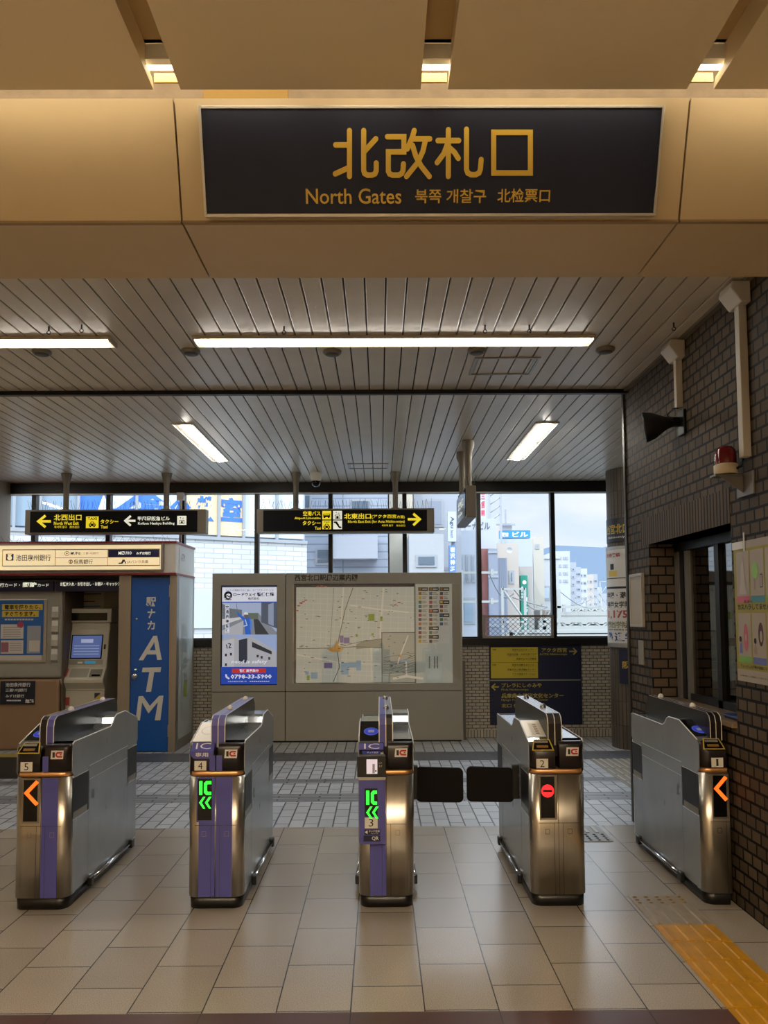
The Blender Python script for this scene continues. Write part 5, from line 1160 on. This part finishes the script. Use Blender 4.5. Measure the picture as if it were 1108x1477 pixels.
S8 = Sheet((0, 9.24, .84), (1, 0, 0), (0, .12, .14)); b = MB(); b.rect(S8, AX0+.12, .03, AX0+.34, .16, .002, mat('machine_grey', '#8f8b7e', .4)); b.rect(S8, AX0+.36, .03, AX1-.03, .15, .002, mat('machine_slot', '#6f6b60', .4)); b.rect(S8, AX0+.39, .045, AX1-.05, .07, .003, screenblk); b.rect(S8, AX0+.02, .04, AX0+.09, .16, .002, redi); b.build('trays', am)
S9 = facing(9.30); b = MB(); b.rect(S9, AX0+.02, .52, AX0+.12, .62, .001, redi); b.rect(S9, AX1-.12, .60, AX1-.05, .67, .001, mat('sticker_navy', '#232a4a', .4)); b.poly(S9, [(AX1-.12, .60), (AX1-.05, .60), (AX1-.05, .66)], .002, pyl); b.rect(S9, AX0+.02, .70, AX1-.02, .704, .001, dark); b.build('stickers', am)
# notices above and beside the machine
nn = thing('kiosk_notice', 'pale printed notice on the kiosk wall above the cash machine', 'notice', (-3.66, 9.82, 1.6)); SW = facing(9.815); b = MB(); b.prect(SW, *K2(653, 195), *K2(850, 410), .002, mat('notice_paper', '#a9a79b', .5)); b.build('sheet', nn)
L = MB()
for e, (m_) in enumerate((inkm, pyl, kl, inkm, kl, pbu, grnm, pyl, grnm, kl)): kr(668, 205+e*20, 830-(e*37) % 60, 212+e*20, .003, m_, SW)
L.build('printing', nn)
fe = thing('alarm_panel', 'small red and green emergency labels on the kiosk wall by the blue door', 'label', (-3.2, 9.82, 1.5)); b = MB(); L = b; kr(955, 398, 985, 475, .002, redi, SW); kr(945, 488, 985, 515, .002, grnm, SW); b.build('labels', fe)
ic = thing('intercom_phone', 'grey wall telephone beside the cash machine', 'telephone', (-3.2, 9.82, 1.2)); b = MB(); b.box(-3.27, -3.2, 9.77, 9.829, 1.13, 1.38, mat('phone_grey', '#77736a', .4)); b.build('cradle', ic, .01); MB().tube([(-3.235, 9.76, 1.15), (-3.235, 9.735, 1.18), (-3.235, 9.735, 1.33), (-3.235, 9.76, 1.36)], .018, mat('phone_dark', '#4a463e', .4)).build('handset', ic)

# low dark plinth with a yellow edge beyond gate 5
b = MB(); b.box(-6.5, -2.95, 7.62, 7.75, .0005, .21, mat('plinth_dark', '#2a2826', .5)); b.box(-6.5, -2.95, 7.615, 7.755, .2105, .218, mat('plinth_yellow', '#8f7d2e', .5))
one(b, 'floor_plinth', 'low dark floor plinth with a yellow top edge beyond gate 5', 'plinth', (-4.7, 7.8, 0))
# ------------------------------------------------------------------ the town outside
GZ = -6.5
gr = MB(); gr.add([(-120, 10.6, GZ), (160, 10.6, GZ), (160, 700, GZ), (-120, 700, GZ)], [(0, 1, 2, 3)], mat('asphalt_street', '#7d7f81', .8, 0, .3, .1, .3)); gr.build('ground', kind='structure')
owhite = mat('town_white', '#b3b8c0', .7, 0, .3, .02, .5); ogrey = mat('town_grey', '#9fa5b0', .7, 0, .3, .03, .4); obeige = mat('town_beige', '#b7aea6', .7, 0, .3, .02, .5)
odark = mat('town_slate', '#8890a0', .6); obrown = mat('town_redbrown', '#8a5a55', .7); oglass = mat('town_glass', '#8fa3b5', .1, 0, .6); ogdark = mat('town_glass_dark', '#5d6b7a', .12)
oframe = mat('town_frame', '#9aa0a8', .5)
obrick = brickmat('town_white_brick', '#cbced1', '#bec3c7', '#a8acb0', .4, .12, .012, 'xz', .7, .3, .5, .3, .04, 0, 1)
osiding = brickmat('town_siding', '#9fa8b6', '#99a2b1', '#7f8897', 60, .22, .02, 'xz', .6, .3, 0, .4)
otex = mat('town_stucco', '#bfb8a8', .85, 0, .3, .08, 2.5, 1, 4)
oblue = mat('town_sign_blue', '#2f86c8', .5); ogreen = mat('town_sign_green', '#1f8a76', .5); owt = mat('town_sign_white', '#f2f4f6', .5); osb = mat('town_letter_blue', '#3f78cf', .5); ored = mat('town_letter_red', '#d63a56', .5); oink = mat('town_letter_dark', '#4a5058', .5)
GROUP = 'buildings seen through the windows'
def XZ(px, py, y): p = onY(px, py, y); return p.x, p.z
def bld(label, pxl, pxr, pyt, y, depth, m, wins=(), wm=None, roof=None, cat='building'):
    x0, _ = XZ(pxl, pyt, y); x1, zt = XZ(pxr, pyt, y)
    t = thing('building', label, cat, ((x0+x1)/2, y, GZ), GROUP)
    MB().box(x0, x1, y, y+depth, GZ, zt, m).build('walls', t)
    if roof: MB().box(x0-.1, x1+.1, y-.1, y+depth+.1, zt, zt+.25, roof).build('roof_edge', t)
    for (a, b, c, d) in wins:
        xa, za = XZ(a, b, y); xb, zb = XZ(c, d, y)
        w = MB(); w.box(xa, xb, y-.04, y+.02, zb, za, oframe); wo_ = w.build('window', t)
        g = MB(); k = .06*(y/20)
        g.box(xa+k, xb-k, y-.06, y-.0405, zb+k, za-k, wm or oglass); g.build('pane', wo_)
    return t
# --- left building with the school sign: an angled front from (-9.5, 15.2) to (-1.83, 19.3)
PA, PB = Vector((-10.5, 14.55, 0)), Vector((-1.86, 19.3, 0)); du = (PB-PA).normalized(); LF = (PB-PA).length
SL_ = Sheet(PA, du, (0, 0, 1)); nn_ = SL_.n
lb = thing('building', 'white brick building with a blue lettered school sign across its window band', 'building', (PA+PB)/2+Vector((0, 0, GZ)), GROUP)
def slab2(S, a0, a1, b0, b1, d0, d1, m): b = MB(); slab(S, a0, a1, b0, b1, d0, d1, m, b); return b
slab2(SL_, -6, LF, GZ, 3.42, -7, 0, obrick).build('walls', lb)
slab2(SL_, -6, LF, 3.42, 9.0, -7, -.12, ogrey).build('upper_floor', lb)
slab2(SL_, -6, LF, 3.42, 3.50, -.1199, .05, oframe).build('sill', lb)
fr_a = [SL_.px(p, 740)[0] for p in (-40, 20, 58, 113, 155, 197, 265, 316, 352, 400, 441)]
cols_ = [oglass, oglass, oglass, osb, None, None, None, None, oglass, oglass]
sgb = mat('school_sign_beige', '#e6d3ac', .5); sgw = mat('school_sign_pale', '#d5e0ea', .5)
for i, (a, b_) in enumerate(zip(fr_a, fr_a[1:])):
    m_ = [oglass, oglass, oglass, osb, sgw, sgw, sgb, sgb, mat('curtain_pane', '#c9d5de', .4), mat('curtain_pane', '#c9d5de', .4)][i]
    slab2(SL_, a+.03, b_-.03, 3.55, 5.9, -.115, -.06, m_).build('pane', lb)
    slab2(SL_, a-.03, a+.03, 3.5, 5.9, -.115, .03, oframe).build('mullion', lb)
L = MB()
def lt(s, x0, y0, x1, y1, m, wt=.03): L.ptxt(SL_, s, x0, y0, x1, y1, -.05, m, wt)
lt('Z-KAI', 131, 753, 167, 763, owt, .02); L.ppoly(SL_, [(140, 740), (150, 712), (162, 740)], -.05, owt)
L.ppoly(SL_, [(168, 733), (186, 733), (224, 708), (204, 708)], -.05, osb); L.ppoly(SL_, [(160, 708), (222, 708), (222, 714), (160, 714)], -.052, osb); L.ppoly(SL_, [(160, 733), (222, 733), (222, 739), (160, 739)], -.052, osb)
lt('会', 202, 708, 239, 748, osb, .05); lt('の', 246, 714, 276, 748, osb, .05); lt('教', 284, 714, 313, 752, osb, .05); lt('室', 320, 716, 350, 753, osb, .05); L.build('lettering', lb)
MB().box(0, 0.01, 0, .01, 0, .01, oframe)
slab2(SL_, SL_.px(276, 900)[0], SL_.px(330, 900)[0], SL_.px(300, 906)[1], SL_.px(300, 851)[1], .0, .05, mat('shutter_pane', '#b9c0c2', .4)).build('lower_window', lb)
# --- the siding house next to it and its neighbours
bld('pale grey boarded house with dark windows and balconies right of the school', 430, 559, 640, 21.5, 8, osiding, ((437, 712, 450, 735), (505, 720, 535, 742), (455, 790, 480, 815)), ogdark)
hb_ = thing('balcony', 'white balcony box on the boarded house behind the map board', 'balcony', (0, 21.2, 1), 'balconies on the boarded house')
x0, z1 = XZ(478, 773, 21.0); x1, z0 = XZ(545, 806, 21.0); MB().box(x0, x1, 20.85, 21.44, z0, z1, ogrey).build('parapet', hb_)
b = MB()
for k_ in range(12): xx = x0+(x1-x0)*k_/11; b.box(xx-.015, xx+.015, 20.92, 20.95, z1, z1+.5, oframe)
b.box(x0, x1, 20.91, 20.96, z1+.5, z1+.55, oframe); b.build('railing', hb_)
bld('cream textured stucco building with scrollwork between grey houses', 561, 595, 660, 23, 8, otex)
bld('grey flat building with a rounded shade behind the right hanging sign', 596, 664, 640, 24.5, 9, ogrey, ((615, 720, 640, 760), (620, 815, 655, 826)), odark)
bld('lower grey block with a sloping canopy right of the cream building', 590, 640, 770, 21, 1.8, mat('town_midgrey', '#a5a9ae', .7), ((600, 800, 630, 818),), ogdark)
an = thing('street_sign', 'tall pale blue vertical shop sign on a mast outside the window', 'sign', (0, 25, GZ), 'vertical shop signs outside')
x0, z1 = XZ(646, 738, 23.6); x1, z0 = XZ(658, 781, 23.6); MB().box(x0, x1, 23.6, 23.8, z0, z1, mat('agu_sign', '#bccbe0', .5)).build('panel', an)
SA = Sheet((0, 23.595, 0), (0, 0, -1), (1, 0, 0)); L = MB()
c0 = XZ(648.5, 745, 23.595); c1 = XZ(655.5, 762, 23.595); L.txt(SA, 'Agu', -c0[1], c0[0], -c1[1], c1[0], .001, oink, .02); c0 = XZ(650, 765, 23.595); c1 = XZ(654.5, 776, 23.595); L.txt(SA, 'beach', -c0[1], c0[0], -c1[1], c1[0], .001, oink, .0)
SA.n = -SA.n if SA.n.y > 0 else SA.n
L.build('lettering', an); xm_ = (x0+x1)/2
MB().box(x1-.12, x1, 23.82, 23.94, GZ, z1, oframe).build('mast', an)
b2 = thing('street_sign', 'blue vertical clinic sign with white characters outside the window', 'sign', (0, 23.6, GZ), 'vertical shop signs outside')
x0, z1 = XZ(648, 787, 23.6); x1, z0 = XZ(658, 826, 23.6); MB().box(x0, x1, 23.6, 23.8, z0, z1, mat('clinic_blue', '#5f86c4', .5)).build('panel', b2)
SB2 = facing(23.595); L = MB()
for i, ch in enumerate('岩沢神経'): L.ptxt(SB2, ch, 649.5, 789+i*9.2, 656.5, 796.5+i*9.2, .001, owt, .03)
L.build('lettering', b2); MB().box(x0, x0+.1, 23.66, 23.76, GZ, z0, oframe).build('mast', b2)
bld('pale low building with tall windows behind the blue clinic sign', 655, 692, 765, 27, 8, mat('town_cool', '#a9b1bd', .7), ((664, 800, 670, 840), (672, 800, 678, 840), (680, 800, 686, 840), (666, 862, 686, 900)), oglass)
nb = bld('white topped block lettered on its parapet beside the window mullion', 672, 716, 748, 33, 10, owhite)
SNb = facing(32.99); L = MB(); L.ptxt(SNb, 'ーナビル', 672, 753, 707, 764, .01, oink, .01); L.build('lettering', nb)
x0, z1 = XZ(694, 792, 32.9); x1, z0 = XZ(712, 792, 32.9); MB().box(x0, x1, 32.7, 32.999, GZ, z1, obrown).build('brown_front', nb)
x0, _ = XZ(703.5, 792, 32.6); x1, zt_ = XZ(716.5, 792, 32.6); 
b = MB(); b.box(x0, x1, 32.4, 32.69, GZ, zt_, odark)
for k_ in range(6): b.box(x0-.02, x1+.02, 32.36, 32.41, zt_-.2-k_*1.05, zt_-.1-k_*1.05, oframe)
b.build('glazed_bay', nb)
b = MB(); 
for yy in (802, 812): xa, za = XZ(686, yy, 32.3); b.box(xa, xa+.22, 32.3, 32.6, za-.25, za, mat('orange_sign', '#d58a4a', .5))
b.build('orange_sign', nb)
rs_ = thing('street_sign', 'red lettered rooftop sign high above the white block', 'sign', (0, 36, 6), 'rooftop signs outside'); SR = facing(36); L = MB()
L.ptxt(SR, '三', 694, 712, 699.5, 720, .01, ored, .03); L.ptxt(SR, '宮', 694, 722, 699.5, 733, .01, ored, .03); L.ptxt(SR, '前', 694, 735, 699.5, 744, .01, ored, .03)
x0, z1 = XZ(692, 708, 36.02); x1, z0 = XZ(701, 750, 36.02); MB().box(x0, x1, 36.01, 36.3, z0, z1, owhite).build('panel', rs_); MB().box(x0+.1, x1-.1, 36.1, 36.25, XZ(692, 748, 33)[1]+.002, z0, oframe).build('mast', rs_); L.build('lettering', rs_)
tg = MB(); x, zt = XZ(714, 705, 45.2); _, zb = XZ(714, 752, 45.2)
for dx in (-.35, .35): tg.box(x+dx-.06, x+dx+.06, 45.2, 45.32, GZ, zt+6, oframe)
zz = zb
while zz < zt+6: tg.tube([(x-.35, 45.26, zz), (x+.35, 45.26, zz+.5)], .04, oframe, 5); zz += .5
one(tg, 'lattice_mast', 'tall thin lattice mast rising behind the white topped block', 'mast', (x, 45.2, GZ))
MB()
bb = bld('beige grey block below the blue rooftop sign', 717, 748, 784, 36, 9, obeige, ((734, 823, 742, 842),), ogdark)
x0, _ = XZ(717, 805, 35); x1, zt_ = XZ(731, 805, 35); MB().box(x0, x1, 35, 35.999, GZ, zt_, ogrey).build('front_wing', bb)
b = MB(); 
for k_ in range(5): xx = x0+(x1-x0)*(k_+.5)/5; b.box(xx-.05, xx+.05, 34.95, 34.999, GZ, zt_, odark)
b.build('ribs', bb)
b = MB(); b.lathe([(.01, -.05), (.1, -.02), (.13, .03), (.14, .04)], (XZ(735, 794, 34.6)[0], 34.6, XZ(735, 794, 34.6)[1]), owhite, 16, (0, -1, .3)); b.build('dish', bb)
bs = thing('street_sign', 'blue rooftop sign with white characters among the town roofs', 'sign', (0, 44, 6), 'rooftop signs outside')
x0, z1 = XZ(721, 765, 46.3); x1, z0 = XZ(765, 776, 46.3); MB().box(x0, x1, 46.3, 46.7, z0, z1, oblue).build('panel', bs); SBs = facing(46.29); L = MB(); L.ptxt(SBs, '駅前', 723.5, 768, 733.5, 774.5, .01, owt, .03); L.ptxt(SBs, 'ビル', 739, 767, 762, 774.5, .01, owt, .03); L.build('lettering', bs)
b = MB(); 
for xx in (x0+.3, x1-.3): b.box(xx-.1, xx+.1, 46.4, 46.6, XZ(722, 777, 46)[1]-.01, z0, oframe)
b.build('mast', bs)
bg2 = bld('white grey roof block carrying the blue sign', 722, 768, 777, 46, 10, mat('town_pale', '#aab2bc', .7)); 
x0, z1 = XZ(722, 755, 47); x1, z0 = XZ(739, 777, 47); MB().box(x0, x1, 47, 50, z0-.2, z1, obeige).build('stair_tower', bg2)
b = MB(); xx, zz = XZ(729, 735, 46.9); b.box(xx-.05, xx+.05, 46.8, 46.9, z1, zz, oframe); b.box(xx-.6, xx+.6, 46.8, 46.9, zz-1, zz-.9, oframe); b.build('aerial', bg2)
bld('tall cream block with rooftop aerials right of the blue sign', 769, 784, 774, 50, 4.5, mat('town_cream', '#b8b3a8', .7), ((772, 785, 778, 792),), ogdark)
wb = bld('broad bright white office building across the middle of the view', 745, 806, 806, 55, 12, owhite, ((769, 824, 779, 830), (768, 845, 795, 866), (768, 880, 800, 905)), mat('town_blue_glass', '#aebfd2', .3), owhite)
tsn = bld('grey narrow block carrying the green cram school sign', 749, 768, 817, 38, 5.6, mat('town_taupe', '#a8a3a0', .7))
gs = thing('street_sign', 'tall green vertical sign with white characters on the narrow grey block', 'sign', (0, 37.5, 0), 'vertical shop signs outside')
x0, z1 = XZ(751, 830, 37.7); x1, z0 = XZ(762.5, 925, 37.7); MB().box(x0, x1, 37.7, 38.0, z0, z1, ogreen).build('panel', gs); SG = facing(37.69); L = MB()
for i, ch in enumerate('東進衛星予備校'): L.ptxt(SG, ch, 755.5, 861+i*8.6, 761.5, 868+i*8.6, .01, owt, .03)
for i, ch in enumerate('個別指導'): L.ptxt(SG, ch, 752, 846+i*4.5, 754.6, 849.6+i*4.5, .01, owt, .01)
L.disc(SG, *SG.px(756.5, 840), .1, .01, owt, 12); L.build('lettering', gs)
# receding row along the railway on the right
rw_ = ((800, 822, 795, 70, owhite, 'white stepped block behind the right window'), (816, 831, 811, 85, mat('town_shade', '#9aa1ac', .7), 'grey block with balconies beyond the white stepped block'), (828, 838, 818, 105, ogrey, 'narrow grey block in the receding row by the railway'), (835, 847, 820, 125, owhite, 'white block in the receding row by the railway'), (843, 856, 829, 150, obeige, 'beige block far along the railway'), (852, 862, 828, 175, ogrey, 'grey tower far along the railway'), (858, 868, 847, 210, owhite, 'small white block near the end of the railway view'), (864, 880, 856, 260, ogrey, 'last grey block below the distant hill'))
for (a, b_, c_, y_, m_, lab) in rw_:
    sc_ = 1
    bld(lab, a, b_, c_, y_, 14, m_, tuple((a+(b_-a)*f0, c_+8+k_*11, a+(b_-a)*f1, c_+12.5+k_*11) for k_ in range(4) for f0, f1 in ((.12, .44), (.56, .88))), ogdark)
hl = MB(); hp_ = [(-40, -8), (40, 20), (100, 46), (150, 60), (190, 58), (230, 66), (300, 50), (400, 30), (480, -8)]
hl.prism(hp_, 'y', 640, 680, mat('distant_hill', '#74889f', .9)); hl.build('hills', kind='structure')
# railway masts and gantries
rwm = mat('railway_white', '#a6aaa8', .5)
def lattice_post(px, pyt, y, w, label):
    x, zt = XZ(px, pyt, y); b = MB(); n = max(int((zt-GZ)/(w*1.3)), 3)
    for dx in (-w/2, w/2): b.box(x+dx-.05, x+dx+.05, y, y+.1, GZ, zt, rwm)
    for i in range(n): z0 = GZ+(zt-GZ)*i/n; z1 = GZ+(zt-GZ)*(i+1)/n; s_ = 1 if i % 2 else -1; b.tube([(x-s_*w/2, y+.05, z0), (x+s_*w/2, y+.05, z1)], .045, rwm, 5, False); b.box(x-w/2, x+w/2, y, y+.08, z1-.08, z1, rwm)
    one(b, 'railway_mast', label, 'railway mast', (x, y, GZ), 'white lattice railway masts')
def gantry(px0, px1, py0, py1, y, label):
    x0, z1 = XZ(px0, py0, y); x1, z0 = XZ(px1, py1, y); b = MB(); r_ = .09*(y/30)
    for z in (z0, z1): b.box(x0, x1, y, y+.2, z-r_, z+r_, rwm)
    n = int((x1-x0)/((z1-z0)*1.0)); n = max(n, 6)
    for i in range(n): xa = x0+(x1-x0)*i/n; xb = x0+(x1-x0)*(i+1)/n; b.tube([(xa, y+.1, z0 if i % 2 else z1), (xb, y+.1, z1 if i % 2 else z0)], r_*.7, rwm, 5, False)
    for xx in (x0, x1): b.box(xx-r_*1.5, xx+r_*1.5, y, y+.3, GZ, z1, rwm)
    one(b, 'railway_gantry', label, 'railway gantry', (x0, y, GZ), 'white railway gantries')
lattice_post(741, 848, 30, .9, 'white lattice railway mast in front of the green sign')
lattice_post(791, 872, 42, .8, 'short white lattice railway mast near the right mullion')
lattice_post(838, 862, 60, .9, 'white lattice railway mast in the right window')
lattice_post(873, 838, 75, 1.0, 'tall white lattice railway mast beside the column')
lattice_post(823, 868, 95, 1.0, 'distant white lattice railway mast among the blocks')
lattice_post(858, 850, 120, 1.2, 'farthest white lattice railway mast under the hill')
gantry(783, 905, 895, 906, 34, 'nearest white railway gantry low in the right window')
gantry(772, 930, 886, 891, 48.5, 'middle white railway gantry in the right window')
gantry(800, 930, 878, 882, 83, 'far white railway gantry in the right window')
for i, (pa, pb, pt, y_, m_) in enumerate(((786, 799, 880, 44.5, mat('shed_beige', '#8f877d', .7)), (808, 822, 884, 66, mat('shed_grey', '#7d848d', .7)), (826, 836, 889, 74, mat('shed_pale', '#a0a4a8', .7)), (846, 862, 886, 80, mat('shed_beige', '#8f877d', .7)), (866, 884, 890, 72, mat('shed_grey', '#7d848d', .7)), (823, 846, 900, 52, mat('shed_grey', '#7d848d', .7)))):
    bld(['low beige shed beside the tracks behind the right mullion', 'low grey shed beside the tracks, second from the mullion', 'small pale shed beside the tracks in the middle of the right window', 'low beige shed beside the tracks near the column', 'low grey shed at the right edge of the window', 'nearest long grey shed low in the right window'][i], pa, pb, pt, y_, 3, m_, ((pa+3, pt+3, pa+6, pt+6), (pa+8, pt+3, pa+11, pt+6)), ogdark)
wr = MB(); dkw = mat('wire_dark', '#6d747c', .6)
for px0, py0, y0_, px1, py1, y1_ in ((740, 862, 30, 838, 866, 60), (741, 850, 30, 792, 874, 42), (791, 876, 42, 873, 850, 75), (706, 828, 30, 741, 856, 30.5), (806, 852, 40, 866, 874, 66)):
    a = onY(px0, py0, y0_); b_ = onY(px1, py1, y1_); pts = [a.lerp(b_, k_/8)-Vector((0, 0, .5*math.sin(math.pi*k_/8))) for k_ in range(9)]
    wr.tube(pts, .025, dkw, 4, False)
one(wr, 'overhead_wires', 'dark overhead wires strung between the railway masts outside', 'wires', kind='stuff')
gantry(790, 930, 914, 917, 39, 'white handrail beam low in the right window')
gantry(810, 930, 899, 903, 44, 'second white railway gantry low in the right window')
gantry(735, 905, 912, 916, 31.5, 'low white railway beam crossing behind the wire mesh guard')
for i, (px, pyt, y) in enumerate(((806, 850, 40), (814, 872, 50), (846, 880, 55), (866, 872, 66))):
    x, zt = XZ(px, pyt, y); b = MB(); b.box(x-.1, x+.1, y, y+.2, GZ, zt, rwm); b.box(x-1.2, x+1.2, y, y+.12, zt-1.0, zt-.88, rwm)
    one(b, 'railway_pole', ['nearest plain railway pole right of the mullion', 'plain railway pole second from the mullion', 'plain railway pole in the middle of the right window', 'plain railway pole nearest the column'][i], 'railway pole', (x, y, GZ), 'plain railway poles')
for i, (py, y) in enumerate(((826, 26.5), (868, 26.2))):
    x0, z = XZ(660, py, y); x1, _ = XZ(718, py, y); b = MB(); b.box(x0, x1, y, y+.12, z-.04, z+.04, rwm); b.box(x1-.25, x1-.15, y-.03, y+.2, z-.08, z+.12, rwm); b.box(x0, x0+.2, y-.03, y+.2, GZ, z+.1, rwm)
    one(b, 'street_lamp', ['upper white street lamp arm in front of the brown block', 'lower white street arm in front of the brown block'][i], 'street lamp', (x0, y, GZ))
